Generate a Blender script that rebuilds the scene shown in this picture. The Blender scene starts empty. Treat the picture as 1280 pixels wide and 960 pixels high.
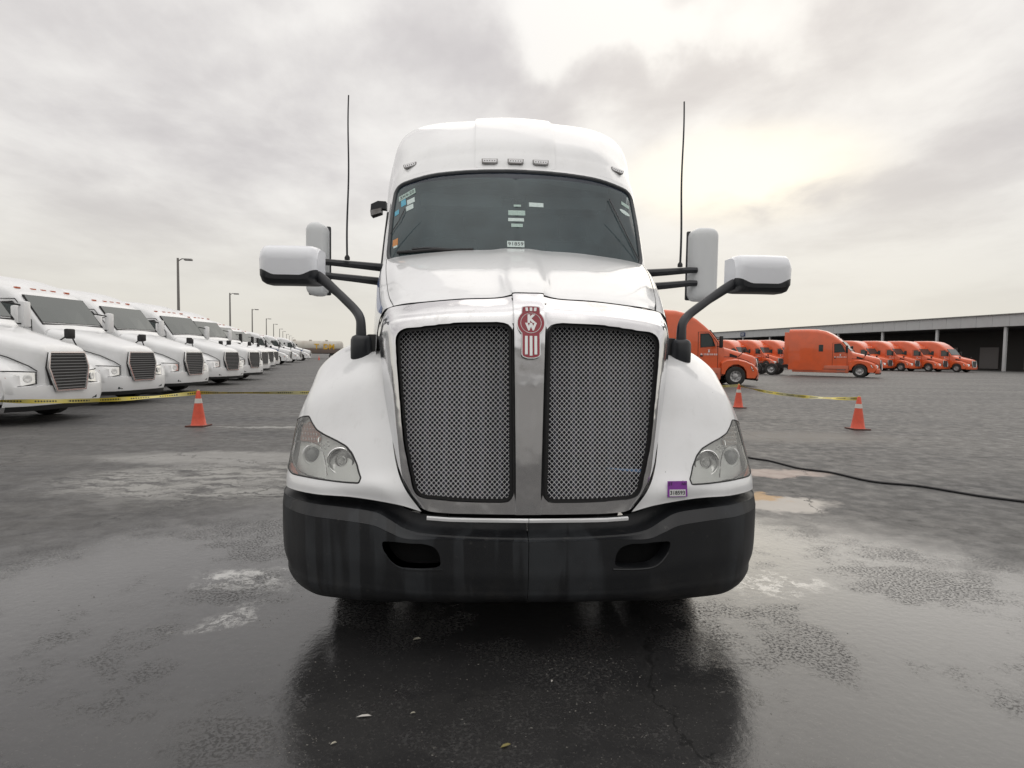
import bpy, bmesh, math, random
import numpy as np
from mathutils import Vector, Matrix
from mathutils.geometry import delaunay_2d_cdt
R = math.radians
random.seed(7)
S = bpy.context.scene
COL = S.collection

# ------------------------------------------------------------------ camera
F = 721.0
CAM = np.array([-0.21, -2.676, 1.5])
YAW, PITCH, ROLL = R(2.55), R(3.0), R(-0.82)
def ray(px, py):
    r, s, d = (px-640)/F, (480-py)/F, 1.0
    x = r*math.cos(ROLL)+s*math.sin(ROLL); u = -r*math.sin(ROLL)+s*math.cos(ROLL)
    y = d*math.cos(PITCH)+u*math.sin(PITCH); z = -d*math.sin(PITCH)+u*math.cos(PITCH)
    return np.array([x*math.cos(YAW)+y*math.sin(YAW), -x*math.sin(YAW)+y*math.cos(YAW), z])
def proj(P):
    P = np.atleast_2d(P); X = P[:, 0]-CAM[0]; Y = P[:, 1]-CAM[1]; Z = P[:, 2]-CAM[2]
    x = X*math.cos(YAW)-Y*math.sin(YAW); y = X*math.sin(YAW)+Y*math.cos(YAW)
    d = y*math.cos(PITCH)-Z*math.sin(PITCH); u = Z*math.cos(PITCH)+y*math.sin(PITCH)
    r = x*math.cos(ROLL)-u*math.sin(ROLL); s = x*math.sin(ROLL)+u*math.cos(ROLL)
    return np.stack([640+F*r/d, 480-F*s/d], -1)
def at(px, py, Y):
    d = ray(px, py); return CAM + d*((Y-CAM[1])/d[1])
def ground(px, py):
    d = ray(px, py); return CAM + d*(-CAM[2]/d[2])
def far(px, D):
    """ground point seen in column px at distance D along the view"""
    xc = (px-640)/F*D
    return (CAM[0]+xc*math.cos(YAW)+D*math.sin(YAW), CAM[1]-xc*math.sin(YAW)+D*math.cos(YAW), 0.0)

cam_d = bpy.data.cameras.new('camera'); cam = bpy.data.objects.new('camera', cam_d); COL.objects.link(cam)
fw, rt = Vector(ray(640, 480)), Vector(ray(641, 480)-ray(640, 480)).normalized()
up = rt.cross(fw).normalized()
m = Matrix((rt, up, -fw)).transposed().to_4x4(); m.translation = Vector(CAM)
cam.matrix_world = m
cam_d.sensor_width = 36; cam_d.lens = 36*F/1280
cam_d.clip_start = 0.05; cam_d.clip_end = 5000
S.camera = cam

# ------------------------------------------------------------------ world, sun, exposure
S.view_settings.view_transform = 'Standard'; S.view_settings.look = 'None'
S.view_settings.gamma = 1; S.view_settings.exposure = 0.05
GLOW = Vector(ray(928, 222)).normalized()
w = bpy.data.worlds.new('World'); S.world = w; w.use_nodes = True
nt = w.node_tree; nt.nodes.clear()
class G:
    """tiny node helper"""
    def __init__(s, nt): s.nt = nt
    def n(s, t, **k):
        o = s.nt.nodes.new(t)
        for a, b in k.items():
            if a in o.inputs.keys() and not hasattr(type(o), a): s.put(o.inputs[a], b)
            else: setattr(o, a, b)
        return o
    def put(s, sock, v):
        if isinstance(v, bpy.types.NodeSocket): s.nt.links.new(v, sock)
        else: sock.default_value = v
    def math(s, op, a, b=0.0, c=0.0, clamp=False):
        o = s.nt.nodes.new('ShaderNodeMath'); o.operation = op; o.use_clamp = clamp
        s.put(o.inputs[0], a); s.put(o.inputs[1], b); s.put(o.inputs[2], c); return o.outputs[0]
    def vmath(s, op, a, b=(0, 0, 0)):
        o = s.nt.nodes.new('ShaderNodeVectorMath'); o.operation = op
        s.put(o.inputs[0], a)
        if op == 'SCALE': s.put(o.inputs['Scale'], b)
        else: s.put(o.inputs[1], b)
        return o.outputs['Value'] if op in ('LENGTH', 'DOT_PRODUCT', 'DISTANCE') else o.outputs[0]
    def noise(s, vec, scale, detail=4, rough=.55, dist=0.0):
        o = s.nt.nodes.new('ShaderNodeTexNoise'); s.put(o.inputs['Vector'], vec)
        o.inputs['Scale'].default_value = scale; o.inputs['Detail'].default_value = detail
        o.inputs['Roughness'].default_value = rough; o.inputs['Distortion'].default_value = dist
        return o.outputs['Fac']
    def ramp(s, f, a, b, lo=0.0, hi=1.0, smooth=True):
        o = s.nt.nodes.new('ShaderNodeMapRange'); o.interpolation_type = 'SMOOTHSTEP' if smooth else 'LINEAR'
        s.put(o.inputs[0], f); s.put(o.inputs[1], a); s.put(o.inputs[2], b); s.put(o.inputs[3], lo); s.put(o.inputs[4], hi)
        return o.outputs[0]
    def mix(s, f, a, b, mode='MIX'):
        o = s.nt.nodes.new('ShaderNodeMix'); o.data_type = 'RGBA'; o.blend_type = mode
        s.put(o.inputs[0], f)
        for i, v in ((6, a), (7, b)):
            s.put(o.inputs[i], v if isinstance(v, bpy.types.NodeSocket) else (*v, 1) if len(v) == 3 else v)
        return o.outputs[2]
    def mapping(s, vec, scale=(1, 1, 1), loc=(0, 0, 0), rot=(0, 0, 0)):
        o = s.nt.nodes.new('ShaderNodeMapping'); s.put(o.inputs[0], vec)
        o.inputs['Scale'].default_value = scale; o.inputs['Location'].default_value = loc; o.inputs['Rotation'].default_value = rot
        return o.outputs[0]
g = G(nt)
tc = g.n('ShaderNodeTexCoord').outputs['Generated']
sep = g.n('ShaderNodeSeparateXYZ'); nt.links.new(tc, sep.inputs[0])
z = g.math('MAXIMUM', sep.outputs[2], 0.0)
den = g.math('ADD', z, 0.16)
cx = g.math('DIVIDE', sep.outputs[0], den); cy = g.math('DIVIDE', sep.outputs[1], den)
cv = g.n('ShaderNodeCombineXYZ'); nt.links.new(cx, cv.inputs[0]); nt.links.new(cy, cv.inputs[1])
big = g.noise(g.mapping(cv.outputs[0], (1, .75, 1), (2.1, .6, 0)), 0.8, 5, .52, .25)
small = g.noise(g.mapping(cv.outputs[0], (1, .8, 1), (7, 3, 2)), 2.6, 6, .6, .2)
cl = g.math('ADD', g.math('MULTIPLY', big, .7), g.math('MULTIPLY', small, .3))
# big banks and breaks in the cloud deck, ragged by the same noise
nzc = g.n('ShaderNodeTexNoise'); nzc.inputs['Scale'].default_value = 3.2; nzc.inputs['Detail'].default_value = 6; g.put(nzc.inputs['Vector'], tc)
rag = g.vmath('ADD', tc, g.vmath('SCALE', g.vmath('SUBTRACT', nzc.outputs['Color'], (.5, .5, .5)), .42))
for px, py, rx, rz, am in ((860, 95, .30, .085, -.16), (745, 25, .13, .05, .16), (860, 12, .14, .04, .10), (330, 40, .30, .08, .07), (430, 95, .25, .04, -.05), (960, 270, .22, .035, -.07), (600, 60, .12, .05, -.06), (300, 170, .3, .07, .05)):
    c_ = Vector(ray(px, py)).normalized()
    q_ = g.vmath('LENGTH', g.mapping(g.vmath('SUBTRACT', rag, tuple(c_)), (1/rx, 1/rx, 1/rz)))
    cl = g.math('ADD', cl, g.math('MULTIPLY', g.ramp(q_, 1.5, .2), am))
f1 = g.ramp(cl, .34, .60)
cloud = g.mix(f1, (.605, .575, .572), (.93, .905, .87))
# veil near the horizon: thin warm haze
hz = g.ramp(z, 0.0, .30)
cloud = g.mix(hz, (.76, .73, .66), cloud)
# thin place in the cloud where the sun stands behind it
ge = g.vmath('LENGTH', g.mapping(g.vmath('SUBTRACT', tc, tuple(GLOW)), (1, 1, 2.6)))
dt = g.vmath('DOT_PRODUCT', tc, tuple(GLOW))
gl = g.math('MULTIPLY', g.ramp(ge, .24, .02), g.ramp(cl, .30, .50))
gl2 = g.math('MULTIPLY', g.ramp(dt, .90, 1.0), .13)
cloud = g.mix(g.math('ADD', gl, gl2, clamp=True), cloud, (1.25, 1.14, .92))
# overcast skies brighten towards the zenith
zen = g.math('ADD', 1.0, g.math('MULTIPLY', g.math('POWER', z, 3.5), 1.0))
cloud = g.mix(1.0, cloud, g.n('ShaderNodeCombineXYZ', X=zen, Y=zen, Z=zen).outputs[0], 'MULTIPLY')
sky = g.n('ShaderNodeTexSky'); sky.sky_type = 'NISHITA'; sky.sun_disc = False
SUN_EL = R(35); SUN_AZ = math.atan2(GLOW.x, GLOW.y)
sky.sun_elevation = SUN_EL; sky.sun_rotation = SUN_AZ
bg1 = g.n('ShaderNodeBackground', Color=sky.outputs[0], Strength=0.05)
bg2 = g.n('ShaderNodeBackground', Color=cloud, Strength=1.0)
ms = g.n('ShaderNodeMixShader'); ms.inputs[0].default_value = .93
nt.links.new(bg1.outputs[0], ms.inputs[1]); nt.links.new(bg2.outputs[0], ms.inputs[2])
out = g.n('ShaderNodeOutputWorld'); nt.links.new(ms.outputs[0], out.inputs[0])

sun_d = bpy.data.lights.new('sun', 'SUN'); sun_d.energy = 0.5; sun_d.angle = R(60); sun_d.color = (1, .95, .86)
sun = bpy.data.objects.new('sun', sun_d); COL.objects.link(sun)
sd = Vector((math.sin(SUN_AZ)*math.cos(SUN_EL), math.cos(SUN_AZ)*math.cos(SUN_EL), math.sin(SUN_EL)))
sun.rotation_euler = sd.to_track_quat('Z', 'Y').to_euler()

# ------------------------------------------------------------------ materials
MATS = {}
def mat(name, base, rough=.5, metal=0.0, coat=0.0, spec=.5, noise=None, bump=None, fn=None, coat_rough=.04):
    m = bpy.data.materials.new(name); m.use_nodes = True
    b = m.node_tree.nodes['Principled BSDF']; g = G(m.node_tree)
    b.inputs['Base Color'].default_value = (*base, 1); b.inputs['Roughness'].default_value = rough
    b.inputs['Metallic'].default_value = metal; b.inputs['Coat Weight'].default_value = coat
    b.inputs['Coat Roughness'].default_value = coat_rough
    b.inputs['Specular IOR Level'].default_value = spec
    tc = g.n('ShaderNodeTexCoord').outputs['Object']
    if noise:   # scale, amount, (second colour)
        f = g.ramp(g.noise(tc, noise[0], 6, .6), .35, .7)
        g.put(b.inputs['Base Color'], g.mix(g.math('MULTIPLY', f, noise[1]), base, noise[2]))
    if bump:
        bp = g.n('ShaderNodeBump', Strength=bump[1], Distance=bump[2] if len(bump) > 2 else .01)
        g.put(bp.inputs['Height'], g.noise(tc, bump[0], 4)); m.node_tree.links.new(bp.outputs[0], b.inputs['Normal'])
    if fn: fn(g, b, tc)
    MATS[name] = m
    return m
def paint_fn(c, dirt):
    def fn(g, b, tc):
        n = g.ramp(g.noise(tc, 3.0, 6, .65), .45, .8)
        col = g.mix(g.math('MULTIPLY', n, dirt), c, (c[0]*.62, c[1]*.6, c[2]*.56))
        # stone chips
        v = g.n('ShaderNodeTexVoronoi'); v.inputs['Scale'].default_value = 14; g.put(v.inputs['Vector'], tc)
        v.inputs['Randomness'].default_value = 1
        spot = g.math('LESS_THAN', v.outputs['Distance'], .028)
        keep = g.math('GREATER_THAN', g.n('ShaderNodeSeparateColor', Color=v.outputs['Color']).outputs[0], .8)
        col = g.mix(g.math('MULTIPLY', spot, keep), col, (.08, .07, .06))
        # faint run-off streaks
        st = g.noise(g.mapping(tc, (30, 30, 1.2)), 1, 3, .5)
        col = g.mix(g.math('MULTIPLY', g.ramp(st, .58, .8), dirt*.6), col, (c[0]*.5, c[1]*.5, c[2]*.47))
        g.put(b.inputs['Base Color'], col)
        g.put(b.inputs['Roughness'], g.ramp(n, 0, 1, .3, .5))
        bp = g.n('ShaderNodeBump', Strength=.04, Distance=.01); g.put(bp.inputs['Height'], g.noise(tc, 5, 2))
        g.nt.links.new(bp.outputs[0], b.inputs['Coat Normal'])
    return fn
WHITE = mat('white_paint', (.82, .83, .84), .35, coat=.8, coat_rough=.06, fn=paint_fn((.82, .83, .84), .22))
BGWHITE = mat('white_fleet_paint', (.8, .81, .82), .35, coat=.6, noise=(1.5, .3, (.6, .6, .58)))
ORANGE = mat('orange_fleet_paint', (.72, .11, .025), .35, coat=.7, noise=(1.2, .35, (.42, .085, .035)))
ORANGE2 = mat('faded_orange_paint', (.56, .14, .07), .45, coat=.3, noise=(1.2, .4, (.40, .10, .06)))
BLUE = mat('blue_stripe_paint', (.03, .09, .30), .35, coat=.6)
def chrome_fn(g, b, tc):
    n = g.noise(tc, 4, 7, .7)
    sc = g.noise(g.mapping(tc, (60, 60, 3)), 1, 4, .6)
    g.put(b.inputs['Base Color'], g.mix(g.ramp(n, .55, .78), (.72, .72, .73), (.50, .49, .48)))
    g.put(b.inputs['Roughness'], g.math('ADD', g.ramp(n, .35, .7, .06, .17), g.math('MULTIPLY', sc, .06)))
    bp = g.n('ShaderNodeBump', Strength=.35, Distance=.012); g.put(bp.inputs['Height'], g.noise(tc, 6, 2))
    g.nt.links.new(bp.outputs[0], b.inputs['Normal'])
CHROME = mat('worn_chrome', (.7, .7, .71), .1, 1.0, fn=chrome_fn)
WIRE = mat('chrome_wire', (.92, .93, .95), .35, .55)
TRIM = mat('bright_trim', (.75, .75, .75), .2, .9)
def bumper_fn(g, b, tc):
    st = g.noise(g.mapping(tc, (7, 2, .5), (1.3, 0, 0)), 1, 3, .5, .4)
    pt = g.noise(g.mapping(tc, (2.2, 2, 1.1), (4, 0, 2)), 1, 4, .6)
    f = g.math('MULTIPLY', g.ramp(st, .49, .55), g.ramp(pt, .40, .62))
    spl = g.ramp(g.noise(tc, 14, 7, .75), .60, .72)
    col = g.mix(f, (.0095, .0105, .0125), (.027, .030, .034))
    col = g.mix(g.math('MULTIPLY', spl, .55), col, (.075, .072, .068))
    sep_ = g.n('ShaderNodeSeparateXYZ'); g.put(sep_.inputs[0], tc)
    low = g.math('MULTIPLY', g.ramp(sep_.outputs[2], .50, .22), g.ramp(g.noise(tc, 5, 7, .7), .42, .65))
    col = g.mix(g.math('MULTIPLY', low, .5), col, (.05, .047, .042))
    g.put(b.inputs['Base Color'], col)
    g.put(b.inputs['Roughness'], g.math('ADD', g.ramp(st, .42, .6, .38, .55), g.math('MULTIPLY', pt, .15)))
    bp = g.n('ShaderNodeBump', Strength=.2, Distance=.003); g.put(bp.inputs['Height'], g.noise(tc, 200, 3))
    g.nt.links.new(bp.outputs[0], b.inputs['Normal'])
BUMPER = mat('black_bumper_plastic', (.02, .022, .025), .45, fn=bumper_fn)
BLACK = mat('black_plastic', (.018, .020, .024), .42, bump=(150, .1, .003))
RUBBER = mat('black_rubber', (.012, .012, .013), .6)
VOID = mat('dark_recess', (.006, .006, .007), .8)
CORE = mat('radiator_core', (.012, .013, .020), .5, .2)
STEEL = mat('dull_steel', (.32, .32, .32), .45, .8, noise=(8, .6, (.12, .10, .09)))
TYRE = mat('tyre_rubber', (.018, .018, .018), .75, noise=(6, .5, (.05, .047, .042)))
RIM = mat('rim_metal', (.55, .55, .56), .35, .8, noise=(9, .6, (.2, .19, .17)))
CHASSIS = mat('chassis_black', (.02, .02, .02), .6, noise=(5, .5, (.05, .045, .04)))
INTERIOR = mat('interior_grey', (.10, .105, .11), .8)
INTERIOR2 = mat('dashboard_dark', (.035, .037, .04), .7)
BEIGE = mat('beige_interior', (.22, .22, .21), .8)
RED = mat('emblem_red', (.30, .008, .025), .25, coat=.8)
SILVER = mat('emblem_silver', (.78, .78, .78), .25, .6)
LETTER = mat('white_lettering', (.75, .76, .75), .5)
PURPLE = mat('purple_sticker', (.28, .06, .40), .5, noise=(60, .35, (.18, .06, .24)))
INK = mat('sticker_ink', (.03, .03, .035), .6)
STKW = mat('sticker_white', (.62, .72, .70), .5, noise=(90, .5, (.35, .45, .44)))
STKG = mat('sticker_pale_green', (.42, .55, .50), .5, noise=(120, .6, (.22, .32, .30)))
STKB = mat('sticker_blue', (.05, .36, .52), .5, noise=(120, .5, (.25, .5, .6)))
STKO = mat('sticker_orange', (.62, .26, .07), .5, noise=(120, .5, (.3, .12, .04)))
AMBER = mat('amber_reflector', (.5, .10, .03), .25, coat=1)
REFL = mat('reflector_chrome', (.86, .86, .86), .16, 1.0, bump=(25, .2, .01))
HOUSE = mat('lamp_housing_silver', (.90, .91, .90), .3, .2)
YELLOW = mat('yellow_lettering', (.72, .42, .03), .5)
CONE = mat('cone_orange', (.72, .10, .05), .5, noise=(12, .4, (.45, .08, .05)))
CONEW = mat('cone_white_band', (.62, .60, .56), .5)
SIGNB = mat('navy_sign', (.03, .05, .13), .5)
POLE = mat('pole_metal', (.22, .21, .20), .5, .4)
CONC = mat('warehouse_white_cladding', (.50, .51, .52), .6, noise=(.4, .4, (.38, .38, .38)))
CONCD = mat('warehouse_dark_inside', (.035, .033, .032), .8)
TANK = mat('tank_dull_beige', (.52, .50, .45), .5, noise=(.6, .6, (.36, .31, .26)))
RUST = mat('tank_brown', (.16, .12, .10), .6, noise=(.8, .5, (.09, .08, .08)))

def glass_mat(name, tint, haze, hazecol, rough=.02, ior=1.5, mult=1.0):
    m = bpy.data.materials.new(name); m.use_nodes = True; nt = m.node_tree; nt.nodes.clear(); g = G(nt)
    tc = g.n('ShaderNodeTexCoord').outputs['Object']
    tr = g.n('ShaderNodeBsdfTransparent', Color=(*tint, 1)); gs = g.n('ShaderNodeBsdfGlossy', Roughness=rough)
    df = g.n('ShaderNodeBsdfDiffuse', Color=(*hazecol, 1))
    fr = g.n('ShaderNodeFresnel', IOR=ior)
    hz = g.math('MULTIPLY', g.ramp(g.noise(tc, 3, 6, .6), .3, .7, .7, 1.15), haze)
    m1 = g.n('ShaderNodeMixShader'); g.put(m1.inputs[0], hz)
    nt.links.new(tr.outputs[0], m1.inputs[1]); nt.links.new(df.outputs[0], m1.inputs[2])
    m2 = g.n('ShaderNodeMixShader'); g.put(m2.inputs[0], g.math('MULTIPLY', fr.outputs[0], mult, clamp=True))
    nt.links.new(m1.outputs[0], m2.inputs[1]); nt.links.new(gs.outputs[0], m2.inputs[2])
    o = g.n('ShaderNodeOutputMaterial'); nt.links.new(m2.outputs[0], o.inputs[0])
    MATS[name] = m; return m
GLASS = glass_mat('windshield_glass', (.50, .57, .58), .36, (.135, .195, .215), .02, 1.45)
SUNBAND = glass_mat('glass_sun_band', (.45, .5, .6), .30, (.07, .09, .13), .02, 1.45)
LENS = glass_mat('headlight_lens', (.97, .98, .96), .18, (.80, .81, .79), .04, 1.45)
DKGLASS = mat('dark_window_glass', (.03, .045, .045), .06, 0, spec=.8)

# ------------------------------------------------------------------ geometry helpers
def link(o, parent=None):
    COL.objects.link(o)
    if parent is not None: o.parent = parent
    return o
def weld(V, Nn, Fc):
    """join the two mirrored halves along the centre line"""
    key = {}; mp_ = []; V2 = []; N2 = []
    for v, n in zip(V, Nn):
        if abs(v[0]) < 1e-4:
            k = (round(v[1], 4), round(v[2], 4))
            if k in key: mp_.append(key[k]); continue
            key[k] = len(V2); n = np.array([0, n[1], n[2]])
        mp_.append(len(V2)); V2.append(v); N2.append(n)
    return V2, N2, [tuple(mp_[i] for i in f) for f in Fc]
def mk(name, V, Fc, mats, parent=None, smooth=True, normals=None, midx=None):
    me = bpy.data.meshes.new(name); me.from_pydata([tuple(map(float, v)) for v in V], [], [tuple(map(int, f)) for f in Fc])
    for mm in (mats if isinstance(mats, (list, tuple)) else [mats]): me.materials.append(mm)
    if midx is not None: me.polygons.foreach_set('material_index', midx)
    me.polygons.foreach_set('use_smooth', [smooth]*len(me.polygons))
    me.update()
    if normals is not None: me.normals_split_custom_set_from_vertices([tuple(n) for n in normals])
    elif smooth:
        me.set_sharp_from_angle(angle=R(38))
    return link(bpy.data.objects.new(name, me), parent)
def empty(name, loc=(0, 0, 0), rz=0.0):
    o = bpy.data.objects.new(name, None); o.location = loc; o.rotation_euler = (0, 0, rz); o.empty_display_size = .3
    return link(o)
def tag(o, label=None, cat=None, group=None, kind=None):
    if label: o['label'] = label
    if cat: o['category'] = cat
    if group: o['group'] = group
    if kind: o['kind'] = kind
    return o
class MB:
    def __init__(s): s.V = []; s.F = []
    def add(s, V, Fc):
        k = len(s.V); s.V += [tuple(v) for v in V]; s.F += [tuple(i+k for i in f) for f in Fc]; return s
    def box(s, a, b, bev=0.0, M=None):
        bm = bmesh.new(); bmesh.ops.create_cube(bm, size=1)
        c = [(a[i]+b[i])/2 for i in range(3)]; d = [abs(b[i]-a[i]) for i in range(3)]
        for v in bm.verts: v.co = Vector((v.co.x*d[0], v.co.y*d[1], v.co.z*d[2]))
        if bev: bmesh.ops.bevel(bm, geom=bm.edges[:], offset=min(bev, min(d)*.45), segments=2, affect='EDGES', profile=.6)
        for v in bm.verts:
            v.co += Vector(c)
            if M is not None: v.co = M @ v.co
        bm.verts.ensure_lookup_table(); bm.verts.index_update()
        s.add([v.co[:] for v in bm.verts], [[v.index for v in f.verts] for f in bm.faces]); bm.free(); return s
    def tube(s, pts, r, n=8, closed=False, cap=True, flat=1.0):
        pts = [Vector(p) for p in pts]; N = len(pts); rs = r if isinstance(r, (list, tuple)) else [r]*N
        V = []; prev = None
        for i, p in enumerate(pts):
            a = pts[(i-1) % N] if closed or i > 0 else p; b = pts[(i+1) % N] if closed or i < N-1 else p
            t = (b-a).normalized()
            if prev is None: prev = t.orthogonal().normalized() if abs(t.z) > .95 else Vector((0, 0, 1)).cross(t).normalized()
            x = (prev - t*prev.dot(t)).normalized(); y = t.cross(x); prev = x
            for k in range(n):
                q = 2*math.pi*k/n; V.append(p+(x*math.cos(q)*flat+y*math.sin(q))*rs[i])
        Fc = []
        for i in range(N if closed else N-1):
            j = (i+1) % N
            for k in range(n): Fc.append((i*n+k, i*n+(k+1) % n, j*n+(k+1) % n, j*n+k))
        if cap and not closed: Fc += [tuple(range(n))[::-1], tuple((N-1)*n+k for k in range(n))]
        return s.add([v[:] for v in V], Fc)
    def lathe(s, prof, n=24, M=None, cap=False):
        """prof: (radius, axial) pairs, axis = local z of M"""
        V = []; M = M or Matrix()
        for r_, a in prof:
            for k in range(n):
                q = 2*math.pi*k/n; V.append((M @ Vector((r_*math.cos(q), r_*math.sin(q), a)))[:])
        Fc = [(i*n+k, i*n+(k+1) % n, (i+1)*n+(k+1) % n, (i+1)*n+k) for i in range(len(prof)-1) for k in range(n)]
        if cap: Fc += [tuple(range(n))[::-1], tuple((len(prof)-1)*n+k for k in range(n))]
        return s.add(V, Fc)
    def prism(s, poly, M, d):
        """flat polygon (a,b) extruded by d along local z of M"""
        n = len(poly)
        V = [(M @ Vector((a, b, 0)))[:] for a, b in poly]+[(M @ Vector((a, b, d)))[:] for a, b in poly]
        return s.add(V, [tuple(range(n))[::-1], tuple(range(n, 2*n))]+[(i, (i+1) % n, n+(i+1) % n, n+i) for i in range(n)])
    def loft(s, secs, cap=True, close=False):
        n = len(secs[0]); V = [p for sec in secs for p in sec]
        Fc = []
        for i in range(len(secs)-1):
            for k in range(n if close else n-1):
                Fc.append((i*n+k, i*n+(k+1) % n, (i+1)*n+(k+1) % n, (i+1)*n+k))
        if cap: Fc += [tuple(range(n))[::-1], tuple((len(secs)-1)*n+k for k in range(n))]
        return s.add(V, Fc)
    def build(s, name, m, parent=None, smooth=True): return mk(name, s.V, s.F, m, parent, smooth)
def frame(o, x, z):
    """matrix at o with local x and local z (normal)"""
    z = Vector(z).normalized(); x = Vector(x); x = (x-z*x.dot(z)).normalized(); y = z.cross(x)
    M = Matrix((x, y, z)).transposed().to_4x4(); M.translation = Vector(o); return M
def text_geo(txt, size, depth=.001, bold=0.0):
    c = bpy.data.curves.new('t', 'FONT'); c.body = txt; c.size = size; c.extrude = depth/2; c.offset = bold
    c.align_x = 'CENTER'; c.align_y = 'CENTER'; c.resolution_u = 3
    o = bpy.data.objects.new('t', c); COL.objects.link(o)
    dg = bpy.context.evaluated_depsgraph_get(); dg.update()
    me = bpy.data.meshes.new_from_object(o.evaluated_get(dg))
    V = [v.co.copy() for v in me.vertices]; Fc = [tuple(p.vertices) for p in me.polygons]
    bpy.data.objects.remove(o); bpy.data.curves.remove(c); bpy.data.meshes.remove(me)
    return V, Fc
def text(name, txt, size, M, m, parent, depth=.002, bold=0.0):
    V, Fc = text_geo(txt, size, depth, bold)
    return mk(name, [(M @ v)[:] for v in V], Fc, m, parent, False)

def inpoly(P, poly):
    P = np.asarray(P); poly = np.asarray(poly); x, y = P[:, 0], P[:, 1]; r = np.zeros(len(P), bool); n = len(poly); j = n-1
    for i in range(n):
        xi, yi = poly[i]; xj, yj = poly[j]
        c = ((yi > y) != (yj > y)) & (x < (xj-xi)*(y-yi)/((yj-yi) if yj != yi else 1e-12)+xi)
        r ^= c; j = i
    return r
class Patch:
    """bicubic surface through a net of (h, Y, z) points, h = distance from the truck's centre plane"""
    def __init__(s, net, centre=True, flip=False):
        s.N = np.array(net, float); s.R, s.C = s.N.shape[:2]; s.flip = flip
        N = s.N
        left = N[:, 1:2]*[-1, 1, 1] if centre else 2*N[:, :1]-N[:, 1:2]
        N = np.concatenate([left, N, 2*N[:, -1:]-N[:, -2:-1]], 1)
        N = np.concatenate([2*N[:1]-N[1:2], N, 2*N[-1:]-N[-2:-1]], 0)
        s.P = N; s.dense = None
    @staticmethod
    def w(t):
        t2, t3 = t*t, t*t*t
        return np.stack([-.5*t+t2-.5*t3, 1-2.5*t2+1.5*t3, .5*t+2*t2-1.5*t3, -.5*t2+.5*t3], -1)
    def ev(s, u, v):
        u = np.clip(np.asarray(u, float), 0, s.C-1); v = np.clip(np.asarray(v, float), 0, s.R-1)
        i = np.minimum(u.astype(int), s.C-2); j = np.minimum(v.astype(int), s.R-2)
        wu, wv = s.w(u-i), s.w(v-j); o = 0
        for a in range(4):
            for b in range(4): o = o + (wv[..., a]*wu[..., b])[..., None]*s.P[j+a, i+b]
        return o
    def nrm(s, u, v):
        e = 1e-3; u = np.asarray(u, float); v = np.asarray(v, float)
        du = s.ev(np.clip(u+e, 0, s.C-1), v)-s.ev(np.clip(u-e, 0, s.C-1), v)
        dv = s.ev(u, np.clip(v+e, 0, s.R-1))-s.ev(u, np.clip(v-e, 0, s.R-1))
        n = np.cross(du, dv); n /= np.linalg.norm(n, axis=-1, keepdims=True)+1e-12
        return -n if s.flip else n
    def mkdense(s):
        if s.dense is None:
            uu, vv = np.meshgrid(np.linspace(0, s.C-1, 60*(s.C-1)+1), np.linspace(0, s.R-1, 60*(s.R-1)+1))
            s.dense = (uu.ravel(), vv.ravel(), s.ev(uu.ravel(), vv.ravel()))
            s.dn = s.nrm(s.dense[0], s.dense[1])
        return s.dense
    def find3(s, pts, axes=(0, 1, 2)):
        u, v, P = s.mkdense(); o = []
        for p in pts:
            d = sum((P[:, a]-p[k])**2 for k, a in enumerate(axes)); k = np.argmin(d); o.append((u[k], v[k]))
        return np.array(o)
    def findpx(s, pts, side):
        u, v, P = s.mkdense(); Q = P*[side, 1, 1]; n = s.dn*[side, 1, 1]
        front = ((Q-CAM)*n).sum(1) < 0; q = proj(Q); o = []
        for p in pts:
            d = ((q-p)**2).sum(1)+np.where(front, 0, 1e6); k = np.argmin(d); o.append((u[k], v[k]))
        return np.array(o)
def grid(name, p, parent, m, nu=None, nv=None, us=None, vs=None, both=True, off=0.0):
    if both is True and p.N[:, 0, 0].max() > 1e-3:
        return [grid(name, p, parent, m, nu, nv, us, vs, sd, off) for sd in (1, -1)]
    us = np.linspace(0, p.C-1, nu or 8*(p.C-1)+1) if us is None else np.array(us)
    vs = np.linspace(0, p.R-1, nv or 8*(p.R-1)+1) if vs is None else np.array(vs)
    V, Nn, Fc = [], [], []
    for side in ((1, -1) if both is True else (both,)):
        uu, vv = np.meshgrid(us, vs); P = p.ev(uu.ravel(), vv.ravel()); n = p.nrm(uu.ravel(), vv.ravel())
        P = (P+n*off)*[side, 1, 1]; n = n*[side, 1, 1]; k = len(V); c = len(us)
        V += list(P); Nn += list(n)
        for j in range(len(vs)-1):
            for i in range(c-1):
                q = (k+j*c+i, k+j*c+i+1, k+(j+1)*c+i+1, k+(j+1)*c+i)
                Fc.append(q if (side > 0) != p.flip else q[::-1])
    if both is True: V, Nn, Fc = weld(V, Nn, Fc)
    return mk(name, V, Fc, m, parent, True, Nn)
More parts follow.
